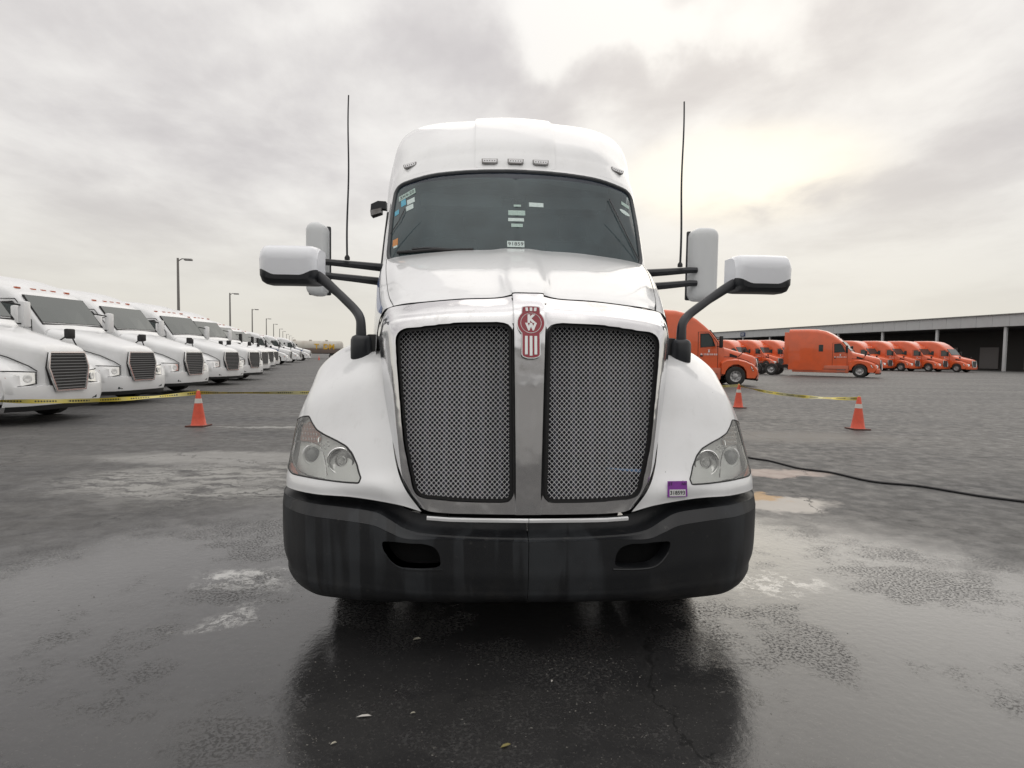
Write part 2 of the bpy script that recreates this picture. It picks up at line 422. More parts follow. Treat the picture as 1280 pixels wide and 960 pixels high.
def cut(name, p, parent, m, holes=(), outer=None, step=.12, lip=0.0, both=True, off=0.0, lipmat=None):
    """patch meshed with holes; every hole edge gets a returned lip of depth `lip`"""
    if both is True and p.N[:, 0, 0].max() > 1e-3:
        return [cut(name, p, parent, m, holes, outer, step, lip, sd, off, lipmat) for sd in (1, -1)]
    if outer is None:
        n = lambda k: max(2, int(k/step))
        a = np.linspace(0, p.C-1, n(p.C-1), endpoint=False); b = np.linspace(0, p.R-1, n(p.R-1), endpoint=False)
        outer = [(x, 0) for x in a]+[(p.C-1, y) for y in b]+[(p.C-1-x, p.R-1) for x in a]+[(0, p.R-1-y) for y in b]
    pts = []; edges = []
    loops = [np.array(outer)]+[np.array(h) for h in holes]
    for L in loops:
        k = len(pts); pts += [tuple(q) for q in L]; edges += [(k+i, k+(i+1) % len(L)) for i in range(len(L))]
    o0, o1 = loops[0].min(0), loops[0].max(0)
    gx, gy = np.meshgrid(np.arange(o0[0]+step*.5, o1[0], step), np.arange(o0[1]+step*.5, o1[1], step))
    G_ = np.stack([gx.ravel(), gy.ravel()], 1); B = np.array(pts)
    dmin = np.min(((G_[:, None]-B[None])**2).sum(2), 1) if len(G_) else np.zeros(0)
    ok = inpoly(G_, loops[0]) & (dmin > (step*.45)**2)
    for h in loops[1:]: ok &= ~inpoly(G_, h)
    pts += [tuple(q) for q in G_[ok]]
    rv, re, rf, *_ = delaunay_2d_cdt([Vector(q) for q in pts], edges, [], 0, 1e-6)
    rv = np.array([tuple(q) for q in rv]); rf = np.array([tuple(f) for f in rf if len(f) == 3])
    cen = rv[rf].mean(1); ok = inpoly(cen, loops[0])
    for h in loops[1:]: ok &= ~inpoly(cen, h)
    rf = rf[ok]
    P = p.ev(rv[:, 0], rv[:, 1]); n = p.nrm(rv[:, 0], rv[:, 1]); P = P+n*off
    V, Nn, Fc, mi = [], [], [], []
    for side in ((1, -1) if both is True else (both,)):
        k = len(V); V += list(P*[side, 1, 1]); Nn += list(n*[side, 1, 1])
        for f in rf:
            a, b, c = P[f]; fl = np.dot(np.cross(b-a, c-a), n[f[0]]) < 0
            f = (f[::-1] if fl else f); f = f if side > 0 else f[::-1]
            Fc.append(tuple(k+i for i in f)); mi.append(0)
        if lip:
            for h in loops[1:]:
                a = p.ev(h[:, 0], h[:, 1]); nn = p.nrm(h[:, 0], h[:, 1]); L = len(h); cc = a.mean(0)
                t = np.roll(a, -1, 0)-np.roll(a, 1, 0); ln = np.cross(t, nn); ln /= np.linalg.norm(ln, axis=1, keepdims=True)+1e-9
                s_ = np.sign(((cc-a)*ln).sum(1)); ln *= s_[:, None]
                k = len(V)
                for q in (a+nn*off, a+nn*off-nn*lip): V += list(q*[side, 1, 1]); Nn += list(ln*[side, 1, 1])
                for i in range(L):
                    j = (i+1) % L; Fc.append((k+i, k+j, k+L+j, k+L+i)); mi.append(1 if lipmat else 0)
    if both is True: V, Nn, Fc = weld(V, Nn, Fc)
    return mk(name, V, Fc, [m, lipmat] if lipmat else m, parent, True, Nn, mi)
def smooth_loop(pts, n=120, closed=True, rnd=0):
    P = np.array(pts, float)
    keep = [i for i in range(len(P)) if np.linalg.norm(P[i]-P[i-1]) > 1e-6]; P = P[keep] if len(keep) > 2 else P
    N = len(P)
    if rnd:  # polygon with rounded corners of radius rnd
        out = []
        for i in range(N):
            a, b, c = P[i-1], P[i], P[(i+1) % N]
            da, dc = a-b, c-b; la, lc = np.linalg.norm(da), np.linalg.norm(dc); r_ = min(rnd, la*.45, lc*.45)
            p0, p2 = b+da/la*r_, b+dc/lc*r_
            for t in np.linspace(0, 1, 7): out.append((1-t)**2*p0+2*t*(1-t)*b+t*t*p2)
        P = np.array(out); N = len(P)
        d = np.concatenate([[0], np.cumsum(np.linalg.norm(np.diff(np.vstack([P, P[:1]]), axis=0), axis=1))])
        t = np.linspace(0, d[-1], n, endpoint=False); Q = np.vstack([P, P[:1]])
        return np.stack([np.interp(t, d, Q[:, k]) for k in range(P.shape[1])], 1)
    out = []; per = max(1, n//N)
    for i in range(N if closed else N-1):
        a, b, c, d = (P[(i+k) % N] if closed else P[min(max(i+k, 0), N-1)] for k in (-1, 0, 1, 2))
        for t in np.arange(per)/per:
            out.append(.5*((2*b)+(c-a)*t+(2*a-5*b+4*c-d)*t*t+(-a+3*b-3*c+d)*t**3))
    if not closed: out.append(P[-1])
    return np.array(out)
def onp(p, uv, side, off=0.0):
    uv = np.atleast_2d(uv); return (p.ev(uv[:, 0], uv[:, 1])+p.nrm(uv[:, 0], uv[:, 1])*off)*[side, 1, 1]

# ------------------------------------------------------------------ the ground
def ground_mat():
    m = bpy.data.materials.new('wet_asphalt'); m.use_nodes = True; nt = m.node_tree; g = G(nt); b = nt.nodes['Principled BSDF']
    tc = g.n('ShaderNodeTexCoord').outputs['Object']
    wob = g.n('ShaderNodeTexNoise'); wob.inputs['Scale'].default_value = 2.2; wob.inputs['Detail'].default_value = 6; wob.inputs['Roughness'].default_value = .65
    g.put(wob.inputs['Vector'], tc)
    wv = g.vmath('ADD', tc, g.vmath('SCALE', g.vmath('SUBTRACT', wob.outputs['Color'], (.5, .5, .5)), .9))
    fine = g.noise(tc, 60, 5, .7); grit = g.noise(tc, 260, 3, .7); mid = g.noise(tc, 5, 6, .6); bigp = g.noise(g.mapping(tc, (.35, 1, 1)), .45, 6, .6, .3)
    band = g.noise(g.mapping(wv, (.22, 1.6, 1), (3, 0, 0)), 1.0, 5, .6)
    col = g.mix(g.ramp(bigp, .35, .65), (.040, .040, .042), (.085, .083, .080))
    col = g.mix(g.math('MULTIPLY', g.ramp(band, .5, .72), .5), col, (.14, .137, .13))
    col = g.mix(g.math('MULTIPLY', g.ramp(grit, .45, .75), .55), col, (.17, .165, .155))
    def blob(px, py, rx, ry, rot=0.0, soft=.35, v=wv):
        c = ground(px, py)
        q = g.mapping(g.vmath('SUBTRACT', v, (c[0], c[1], 0)), (1/rx, 1/ry, 0), (0, 0, 0), (0, 0, 0)) if not rot else \
            g.mapping(g.mapping(g.vmath('SUBTRACT', v, (c[0], c[1], 0)), rot=(0, 0, rot)), (1/rx, 1/ry, 0))
        return g.ramp(g.vmath('LENGTH', q), 1.0+soft, 1.0-soft)
    pat = g.noise(wv, 9, 8, .72)
    col = g.mix(g.math('MULTIPLY', g.ramp(pat, .52, .68), .45), col, (.16, .157, .15))
    col = g.mix(g.math('MULTIPLY', g.ramp(pat, .46, .34), .5), col, (.022, .022, .023))
    trk = g.noise(g.mapping(wv, (.12, 3.2, 1), (0, 0, 0), (0, 0, .12)), 1.0, 4, .6)
    col = g.mix(g.math('MULTIPLY', g.ramp(trk, .55, .66), .45), col, (.028, .028, .029))
    # the wet stretch round the truck: dark water film with gritty islands
    wet = blob(640, 900, 4.2, 3.4, 0, .25)
    col = g.mix(g.math('MULTIPLY', wet, .80), col, g.mix(g.ramp(fine, .55, .72), (.018, .018, .019), (.075, .073, .068)))
    # dried foam, washed-out concrete dust and ochre mud
    streak = g.noise(g.mapping(wv, (.9, 6, 1)), 1.3, 6, .7)
    def lay(col, f, c, a, tex=None):
        f = g.math('MULTIPLY', f, a)
        if tex is not None: f = g.math('MULTIPLY', f, tex)
        return g.mix(f, col, c), f
    sf = g.ramp(streak, .38, .58)
    col, f0 = lay(col, blob(300, 600, 1.9, 1.0, 0, .3), (.42, .415, .395), .62, sf)
    col, f0b = lay(col, blob(285, 572, 1.6, .5, 0, .4), (.36, .355, .34), .55)
    col, f1 = lay(col, blob(303, 722, .30, .16, .3, .5), (.6, .6, .58), .8, g.ramp(g.noise(wv, 6, 6, .7), .42, .6))
    col, f1b = lay(col, blob(300, 765, .12, .2, .5, .5), (.6, .6, .58), .6, g.ramp(g.noise(wv, 9, 6, .7), .45, .6))
    col, f2 = lay(col, blob(985, 630, .55, .32, 0, .25), (.55, .52, .48), .85)
    col, f2b = lay(col, blob(960, 592, .8, .2, -.1, .4), (.52, .42, .37), .6)
    col, f3 = lay(col, blob(952, 622, .18, .2, 0, .35), (.50, .33, .17), .8)
    col, f4 = lay(col, blob(955, 728, .30, .22, -.6, .5), (.6, .59, .56), .85, g.ramp(g.noise(wv, 5, 6, .75), .47, .58))
    col, f5 = lay(col, blob(970, 545, 2.2, .7, 0, .5), (.20, .185, .165), .6, g.ramp(mid, .3, .6))
    col, f6 = lay(col, blob(325, 534, 1.1, .09, 0, .5), (.45, .45, .43), .7, g.ramp(fine, .35, .6))
    # cracks in the asphalt
    vo = g.n('ShaderNodeTexVoronoi'); vo.feature = 'DISTANCE_TO_EDGE'; vo.inputs['Scale'].default_value = .32; g.put(vo.inputs['Vector'], wv)
    crack = g.math('LESS_THAN', vo.outputs['Distance'], .0035)
    col = g.mix(g.math('MULTIPLY', crack, .7), col, (.012, .012, .012))
    g.put(b.inputs['Base Color'], col)
    # water film: where it is deep the surface is smooth, elsewhere the stones poke through
    depth = g.math('ADD', g.math('MULTIPLY', g.noise(tc, 1.1, 5, .55, .3), .65), g.math('MULTIPLY', mid, .35))
    island = g.ramp(g.noise(g.mapping(tc, loc=(5, 2, 0)), 1.1, 7, .68), .47, .60)
    film = g.math('MULTIPLY', wet, g.math('SUBTRACT', 1.0, g.math('MULTIPLY', island, g.ramp(fine, .42, .6))))
    dryr = g.ramp(mid, .3, .7, .48, .75)
    rough = g.n('ShaderNodeMix', data_type='FLOAT'); g.put(rough.inputs[0], film); g.put(rough.inputs[2], dryr); g.put(rough.inputs[3], .04)
    foam = g.math('ADD', g.math('ADD', f0, f1), g.math('ADD', f2, f4), clamp=True)
    g.put(b.inputs['Roughness'], g.math('ADD', rough.outputs[0], g.math('MULTIPLY', foam, .25)))
    b.inputs['Specular IOR Level'].default_value = .45
    g.put(b.inputs['Coat Weight'], g.math('MULTIPLY', film, .62)); b.inputs['Coat Roughness'].default_value = .03; b.inputs['Coat IOR'].default_value = 1.45
    # relief: coarse aggregate out of the water, fine ripples on it
    hgt = g.math('ADD', g.math('MULTIPLY', fine, .5), g.math('MULTIPLY', grit, .6))
    st = g.n('ShaderNodeMix', data_type='FLOAT'); g.put(st.inputs[0], film); st.inputs[2].default_value = .45; st.inputs[3].default_value = .12
    bp = g.n('ShaderNodeBump', Distance=.005); g.put(bp.inputs['Strength'], st.outputs[0]); g.put(bp.inputs['Height'], hgt)
    nt.links.new(bp.outputs[0], b.inputs['Normal'])
    rp = g.n('ShaderNodeBump', Strength=.16, Distance=.02); g.put(rp.inputs['Height'], g.math('ADD', g.noise(tc, 22, 2, .5), g.math('MULTIPLY', g.noise(tc, 90, 3, .7), .22)))
    nt.links.new(rp.outputs[0], b.inputs['Coat Normal'])
    return m
GM = ground_mat()
tag(mk('ground', [(-900, -400, 0), (900, -400, 0), (900, 1800, 0), (-900, 1800, 0)], [(0, 1, 2, 3)], GM, None, False), kind='structure')

# ------------------------------------------------------------------ main truck
T = empty('semi_truck')
tag(T, 'large white semi truck tractor facing the camera, chrome mesh grille and black bumper', 'truck')

# --- surround (chrome) ------------------------------------------------
SUR = Patch([
 [(0,.325,1.812),(.074,.325,1.811),(.088,.34,1.80),(.17,.345,1.785),(.35,.355,1.777),(.55,.39,1.760),(.70,.45,1.744),(.76,.49,1.722),(.80,.54,1.66)],
 [(0,0.218,1.735),(.074,0.218,1.735),(.088,0.233,1.732),(.17,0.240,1.725),(.35,0.252,1.718),(.55,0.285,1.70),(.69,0.340,1.685),(.755,0.400,1.655),(.80,0.490,1.59)],
 [(0,0.163,1.66),(.073,0.163,1.66),(.087,0.175,1.657),(.17,0.183,1.65),(.35,0.196,1.645),(.55,0.228,1.63),(.675,0.263,1.615),(.728,0.318,1.585),(.780,0.428,1.53)],
 [(0,.128,1.38),(.068,.128,1.38),(.081,.140,1.378),(.17,.146,1.375),(.33,.158,1.37),(.52,.185,1.36),(.645,.212,1.35),(.692,.257,1.335),(.750,.385,1.31)],
 [(0,.095,1.06),(.062,.095,1.06),(.075,.107,1.06),(.16,.112,1.06),(.31,.122,1.058),(.49,.145,1.052),(.615,.172,1.045),(.660,.215,1.035),(.700,.31,1.03)],
 [(0,.078,.83),(.058,.078,.83),(.071,.088,.83),(.15,.091,.83),(.29,.10,.83),(.45,.118,.835),(.575,.143,.845),(.622,.172,.86),(.652,.235,.87)],
 [(0,.072,.722),(.057,.072,.722),(.070,.078,.722),(.14,.080,.722),(.26,.087,.722),(.38,.098,.722),(.475,.110,.728),(.52,.125,.742),(.548,.15,.755)]])
meshpoly = [(.087, 1.648), (.35, 1.643), (.57, 1.626), (.655, 1.605), (.645, 1.45), (.604, 1.06), (.572, .83), (.545, .795), (.30, .783), (.074, .783), (.079, 1.06)]
mp = smooth_loop([meshpoly[i] for i in (0, 1, 3, 4, 5, 7, 8, 9, 10)], 150, rnd=.055)
holeuv = SUR.find3(mp, (0, 2))
cut('grille_surround', SUR, T, CHROME, [holeuv], step=.12, lip=.03, lipmat=RUBBER)
def rim_strip(p, uv, side, w, off, parent, name, m):
    """flat band just inside an opening"""
    a = onp(p, uv, side, off); c = a.mean(0); L = len(a)
    b = []
    for i in range(L):
        t = Vector(a[(i+1) % L]-a[i-1]).normalized(); n = Vector(onp(p, uv[i], side, 0)[0]-onp(p, uv[i], side, -1)[0])
        q = t.cross(n).normalized(); q = q if q.dot(Vector(c-a[i])) > 0 else -q
        b.append(np.array(Vector(a[i])+q*w))
    V = list(a)+b; return mk(name, V, [(i, (i+1) % L, L+(i+1) % L, L+i) for i in range(L)], m, parent)
# woven wire screens, one per opening
for side in (1, -1):
    poly = mp
    c0 = np.array([.33, 1.22]); scr = MB(); pit = .0174
    hh = poly[:, 0]; zz = poly[:, 1]
    uu = np.linspace(0, SUR.C-1, 90); vv = np.linspace(1, SUR.R-1, 140)
    U_, V_ = np.meshgrid(uu, vv); DP = SUR.ev(U_.ravel(), V_.ravel())
    # depth as a function of (h, z): local least squares on a coarse table
    gh = np.linspace(.04, .70, 45); gz = np.linspace(.74, 1.68, 64); tab = np.zeros((len(gz), len(gh)))
    for iz, z0 in enumerate(gz):
        d = (DP[:, 0][None]-gh[:, None])**2+(DP[:, 2][None]-z0)**2
        tab[iz] = DP[np.argmin(d, 1), 1]
    for _ in range(2):
        tab[1:-1] = (tab[:-2]+2*tab[1:-1]+tab[2:])/4; tab[:, 1:-1] = (tab[:, :-2]+2*tab[:, 1:-1]+tab[:, 2:])/4
    def depth(h, z0):
        a = np.clip((h-gh[0])/(gh[1]-gh[0]), 0, len(gh)-1.001); b_ = np.clip((z0-gz[0])/(gz[1]-gz[0]), 0, len(gz)-1.001)
        i, j = a.astype(int), b_.astype(int); a -= i; b_ -= j
        return (tab[j, i]*(1-a)+tab[j, i+1]*a)*(1-b_)+(tab[j+1, i]*(1-a)+tab[j+1, i+1]*a)*b_
    for dr in (1, -1):
        ang = R(47)*dr; dv = np.array([math.cos(ang), math.sin(ang)]); nv_ = np.array([-dv[1], dv[0]])
        ext = np.abs((poly-c0)@nv_).max()
        for k in range(-int(ext/pit)-1, int(ext/pit)+2):
            ts = np.arange(-.75, .75, pit/2)
            pts = c0+nv_*(k*pit)+dv*ts[:, None]
            ins = inpoly(pts, poly); idx = np.where(ins)[0]
            if len(idx) < 2: continue
            for seg in np.split(idx, np.where(np.diff(idx) > 1)[0]+1):
                if len(seg) < 2: continue
                q = pts[seg]; Y = depth(q[:, 0], q[:, 1])+.011
                wv_ = np.where((np.round(ts[seg]/(pit/2)).astype(int)+k) % 2 == 0, .0016, -.0016)*dr
                P3 = np.stack([q[:, 0]*side, Y+wv_, q[:, 1]], 1)
                n = len(P3); t = P3[-1]-P3[0]; t = t/np.linalg.norm(t); a = np.array([0, -1, 0]); b_ = np.cross(t, a); r_ = .00095
                base = len(scr.V); V = []
                for p_ in P3: V += [p_+a*r_, p_+b_*r_*1.15, p_-a*r_, p_-b_*r_*1.15]
                scr.V += [tuple(v) for v in V]
                for i in range(n-1):
                    for e in range(4):
                        scr.F.append((base+i*4+e, base+i*4+(e+1) % 4, base+i*4+4+(e+1) % 4, base+i*4+4+e))
    o = scr.build('mesh_screen', WIRE, T, smooth=False); o['kind'] = 'stuff'
    MB().tube([p for p in onp(SUR, holeuv, side, -.004)], .006, 6, True).build('screen_gasket', RUBBER, T)
    MB().tube([p for p in onp(SUR, holeuv, side, .001)], .0032, 6, True).build('opening_bead', TRIM, T)
    # perforated foot of the screen
    rim_strip(SUR, holeuv, side, .016, -.012, T, 'screen_border', RUBBER)
# radiator behind the screens
rb = MB()
rb.loft([[( -.70, .42, 1.68), (.70, .42, 1.68)], [(-.66, .24, .74), (.66, .24, .74)]], cap=False)
rad = rb.build('radiator', CORE, T, False)
fn_ = MB()
for k in range(14):
    x = -.62+k*.095; fn_.add([(x, .405, 1.66), (x+.022, .405, 1.66), (x+.022, .225, .76), (x, .225, .76)], [(0, 1, 2, 3)])
for k in range(9):
    t = k/8; zz = .78+t*.86; yy = .222+t*.182
    fn_.add([(-.64, yy, zz), (.64, yy, zz), (.64, yy, zz+.012), (-.64, yy, zz+.012)], [(0, 1, 2, 3)])
fn_.build('radiator_fins', mat('fin_metal', (.05, .053, .07), .5, .4), rad, False)

# --- hood ------------------------------------------------------------
HOOD = Patch([
 [(0,1.45,2.245),(.07,1.45,2.245),(.13,1.452,2.240),(.20,1.455,2.232),(.42,1.475,2.226),(.68,1.55,2.212),(.86,1.62,2.198),(.957,1.67,2.184)],
 [(0,1.12,2.155),(.07,1.12,2.154),(.14,1.12,2.145),(.22,1.12,2.136),(.40,1.13,2.130),(.64,1.19,2.118),(.81,1.26,2.098),(.90,1.31,2.068)],
 [(0,.78,2.035),(.073,.78,2.034),(.13,.78,2.018),(.21,.78,2.006),(.38,.79,2.003),(.59,.84,1.992),(.75,.90,1.968),(.832,.95,1.93)],
 [(0,.50,1.912),(.074,.50,1.911),(.12,.50,1.893),(.17,.505,1.876),(.36,.52,1.874),(.56,.56,1.862),(.69,.61,1.845),(.768,.66,1.812)],
 [(0,.385,1.850),(.074,.385,1.849),(.105,.39,1.835),(.17,.40,1.820),(.355,.415,1.815),(.55,.45,1.802),(.665,.51,1.790),(.732,.55,1.768)],
 [(0,.332,1.816),(.074,.332,1.815),(.088,.345,1.805),(.17,.352,1.789),(.35,.362,1.781),(.55,.397,1.764),(.645,.43,1.756),(.712,.462,1.745)]], flip=False)
def fixflip(p):
    """make normals point towards the camera side"""
    n = p.nrm(np.array([p.C/2-.5]), np.array([p.R/2-.5]))[0]; P = p.ev(np.array([p.C/2-.5]), np.array([p.R/2-.5]))[0]
    if np.dot(n, CAM+np.array([0, 0, 3])-P) < 0: p.flip = True
    p.dense = None
    return p
for p in (HOOD,): fixflip(p)
HSIDE = Patch([
 [(.957,1.67,2.184),(.985,1.685,2.15),(.998,1.69,2.0),(1.01,1.69,1.7),(1.02,1.69,1.30)],
 [(.90,1.31,2.068),(.945,1.335,2.03),(.968,1.345,1.9),(.985,1.345,1.65),(.995,1.345,1.30)],
 [(.832,.95,1.93),(.884,.985,1.895),(.912,1.01,1.78),(.93,1.03,1.6),(.945,1.03,1.30)],
 [(.768,.66,1.812),(.825,.70,1.78),(.862,.745,1.68),(.880,.78,1.55),(.89,.79,1.30)],
 [(.712,.462,1.745),(.768,.498,1.722),(.806,.55,1.655),(.83,.60,1.52),(.84,.62,1.28)]], centre=False)
fixflip(HSIDE)
if HSIDE.nrm([2.], [2.])[0][0] < 0: HSIDE.flip = not HSIDE.flip
us_h = np.concatenate([np.linspace(0, 3, 31), np.linspace(3, 7, 33)[1:]])
hood = grid('hood', HOOD, T, WHITE, us=us_h, nv=50)
hs = grid('hood_side', HSIDE, T, WHITE, nu=36, nv=40)
def seam(name, p, uvs, r=.0022, m=VOID, parent=T, off=.0004, closed=False):
    for side in (1, -1):
        MB().tube(onp(p, uvs, side, off), r, 5, closed).build(name, m, parent)
seam('hood_seam', HOOD, np.array([(u, 5) for u in np.linspace(0, 7, 70)]), .0028)
seam('hood_seam', HSIDE, np.array([(0, v) for v in np.linspace(0, 4, 40)]), .0018)
seam('hood_seam', HSIDE, np.array([(u, 4) for u in np.linspace(0, 2.6, 30)]), .0028)
# blue stripe down the flank and cowl corner caps
sb = [MB(), MB()]
for k, side in enumerate((1, -1)):
    u0, u1 = (1.5, 2.2) if side > 0 else (.98, 1.45)
    a = [(u0, v) for v in np.linspace(.7, 3.6, 24)]; b = [(u1+.1*math.sin(v), v) for v in np.linspace(.5, 3.9, 24)]
    A, B = onp(HSIDE, a, side, .003), onp(HSIDE, b, side, .003)
    f = [(i, i+1, 24+i+1, 24+i) for i in range(23)]
    mk('blue_stripe', list(A)+list(B), f, BLUE, hs[k])
# hood latch nubs, little stains of chipped chrome at the crown
for px, py in ((693, 378), (629, 405), (519, 381)):
    uv = SUR.findpx([(px, py)], 1 if px > 655 else -1)[0]; P = onp(SUR, uv, 1 if px > 655 else -1, .001)[0]
    MB().add([(P[0]-.008, P[1], P[2]+.004), (P[0]+.012, P[1], P[2]), (P[0]-.004, P[1]-.002, P[2]-.012)], [(0, 1, 2)]).build('chipped_spot', RUBBER, T, False)

# --- fender ------------------------------------------------------------
FEN = Patch([
 [(.95,1.95,1.50),(1.08,1.95,1.495),(1.19,1.95,1.45),(1.27,1.95,1.33),(1.30,1.95,1.12),(1.305,1.95,.95)],
 [(.93,1.35,1.565),(1.07,1.35,1.555),(1.18,1.35,1.50),(1.27,1.35,1.38),(1.30,1.35,1.24),(1.305,1.38,1.10)],
 [(.88,.97,1.562),(1.02,.96,1.550),(1.14,.96,1.495),(1.248,.98,1.39),(1.29,1.03,1.23),(1.305,1.10,1.09)],
 [(.82,.67,1.515),(.96,.68,1.490),(1.09,.71,1.43),(1.213,.77,1.34),(1.298,.88,1.19),(1.315,1.0,1.06)],
 [(.765,.445,1.38),(.90,.445,1.35),(1.04,.48,1.295),(1.180,.55,1.225),(1.296,.70,1.11),(1.320,.87,1.01)],
 [(.705,.315,1.14),(.84,.30,1.120),(.99,.33,1.08),(1.14,.40,1.035),(1.282,.55,.97),(1.320,.75,.92)],
 [(.655,.20,.94),(.80,.19,.925),(.96,.225,.910),(1.12,.30,.890),(1.268,.445,.862),(1.314,.66,.85)],
 [(.60,.135,.83),(.75,.135,.845),(.92,.175,.835),(1.10,.25,.83),(1.262,.41,.82),(1.310,.62,.815)],
 [(.52,.128,.722),(.64,.125,.758),(.85,.155,.785),(1.07,.225,.785),(1.255,.39,.782),(1.303,.60,.785)]], centre=False)
fixflip(FEN)
HLP = [(367.2,524.9),(376.4,521.5),(386.4,520),(390,528.3),(395.8,537),(407.3,544.4),(421,551.3),(432.5,558),(440.5,567.3),(446.3,581),(451,597),(448.5,604),(430,602.8),(399,598.8),(376.4,594.8),(366,592),(361,586)]
uvp = FEN.findpx(HLP, -1)
uvs3 = FEN.find3([(1.306,.62,.89),(1.310,.70,1.0),(1.306,.80,1.11)])
hl_uv = smooth_loop(np.vstack([uvp, uvs3]), 170, rnd=.07)
fen = cut('fender', FEN, T, WHITE, [hl_uv], step=.11, lip=.05, lipmat=VOID)
seam('lamp_seal', FEN, hl_uv, .0045, RUBBER, off=-.001, closed=True)
# inner splash shield so no sky shows through the arch
for side in (1, -1):
    MB().box((side*.70, .75, .45), (side*.80, 1.9, 1.45)).build('splash_shield', CHASSIS, T, False)

# headlights
def lens_mesh(side, lamp):
    lo, hi = hl_uv.min(0), hl_uv.max(0)
    cut('lens', FEN, lamp, LENS, [], outer=hl_uv, step=.09, both=side, off=.001)
    # backing tray, pushed in behind the lens
    cut('lamp_tray', FEN, lamp, HOUSE, [], outer=hl_uv, step=.12, both=side, off=-.044)
for side in (-1, 1):
    lamp = MB().tube(onp(FEN, hl_uv, side, -.004), .003, 6, True).build('headlight', RUBBER, T)
    if side > 0: lamp['label'] = 'headlight with a yellowed hazy lens'
    lens_mesh(side, lamp)
    def ip(px, py, off): # photo point (left lamp) on the surface `off` behind the lens
        return onp(FEN, FEN.findpx([(px, py)], -1), side, off)[0]
    def bowl(px, py, r, d0, name, m, prof, n=28):
        P = Vector(ip(px, py, d0)); z = Vector((side*.12, -1, -.02)).normalized()
        M = frame(P, (1, 0, 0), z)
        return MB().lathe([(a*r, b*r) for a, b in prof], n, M).build(name, m, lamp)
    ring = [(1.12, -.1), (1.14, .10), (1.07, .16), (1.0, .12), (.99, -.3)]
    # projector (outer) : dark round lens in a silver ring
    bowl(384, 566, .0425, -.034, 'bezel_ring', HOUSE, [(1.45, -.6), (1.3, .1), (1.22, .16), (1.04, .1), (1.0, -.5)])
    bowl(384, 566, .0410, -.036, 'projector_lens', mat('projector_glass', (.10, .115, .12), .08, 0, 1), [(1.0, .0), (.92, .25), (.75, .45), (.45, .6), (.001, .66)])
    # high beam (inner) : deep reflector with bulb
    bowl(422, 573.5, .062, -.031, 'bezel_ring', REFL, ring)
    bowl(422, 573.5, .060, -.031, 'reflector_bowl', REFL, [(1.0, .0), (.85, -.12), (.6, -.22), (.3, -.27), (.001, -.28)])
    bowl(422, 573.5, .060, -.030, 'inner_ring', STEEL, [(.52, -.24), (.52, -.02), (.46, .0), (.45, -.24)])
    bowl(422, 573.5, .018, -.034, 'bulb', mat('bulb_glass', (.8, .8, .8), .1, .6), [(1, -1.5), (1, .6), (.7, 1.1), (.01, 1.2)], 12)
    # turn signal chamber in the tip : ribbed amber-tinted reflector
    def bez(pts, off, r, m=HOUSE, name='bezel'):
        uv = FEN.findpx(pts, -1); uv = smooth_loop(uv, 40, closed=False)
        MB().tube(onp(FEN, uv, side, off), r, 6).build(name, m, lamp)
    bez([(366, 549), (374, 550.5), (386, 552), (396, 556), (401, 566), (404, 580), (406, 593)], -.018, .0042, REFL)
    bez([(394.5, 552), (396, 545), (402, 541.5)], -.018, .0038, REFL)
    bez([(363.5, 552), (362.5, 566), (365, 580), (372, 588), (388, 595), (404, 598)], -.012, .004, REFL)
    ribs = MB()
    for j in range(4):
        for i in range(6):
            px, py = 370.5+i*3.6+j*.9, 528+j*6.0+i*.3
            if px > 377+(py-522)*.75+8: continue
            P = Vector(ip(px, py, -.028)); ribs.box(P-Vector((.0032, .003, .006)), P+Vector((.0032, .003, .006)), .001)
    ribs.build('turn_signal_ribs', REFL, lamp)['kind'] = 'stuff'
    ub = [(369,531),(376,526.5),(384,525),(388,532),(394,541),(393,550),(380,549.5),(366.5,547)]
    uv = smooth_loop(FEN.findpx(ub, -1), 40)
    cut('turn_signal_reflector', FEN, lamp, mat('signal_pinkish', (.50, .25, .20) if side < 0 else (.52, .45, .40), .35, .5, bump=(60, .5, .01)), [], outer=uv, step=.1, both=side, off=-.036)
    ab = [(359.5,578),(363,577),(367,584),(372,592),(366.5,591),(361.5,586.5)]
    uv = smooth_loop(FEN.findpx(ab, -1), 30)
    cut('amber_reflector', FEN, lamp, AMBER, [], outer=uv, step=.06, both=side, off=-.006)
    sp = MB()
    for i, (px, py) in enumerate([(399, 552), (402, 555), (404.5, 553.5), (408, 556), (403, 559), (407, 551)]):
        P = Vector(ip(px, py, -.02)); sp.box(P-Vector((.005, .003, .005)), P+Vector((.005, .003, .005)), .001)
    sp.build('parking_lamp_facets', REFL, lamp)

# thin white strip under the grille
def bar(name, pts, hw, m, parent=T, bev=.003):
    mb = MB(); secs = []
    for x, y, z0 in pts: secs.append([(x, y, z0-hw), (x, y-.012, z0-hw+.004), (x, y-.014, z0+hw-.004), (x, y, z0+hw)])
    return mb.loft(secs).build(name, m, parent)
for side in (1, -1):
    pts = [(side*h, y, zz) for h, y, zz in [(.0015, .032, .705), (.14, .036, .705), (.26, .04, .705), (.38, .05, .705), (.487, .07, .707)]]
    bar('lower_grille_strip', pts, .010, WHITE)

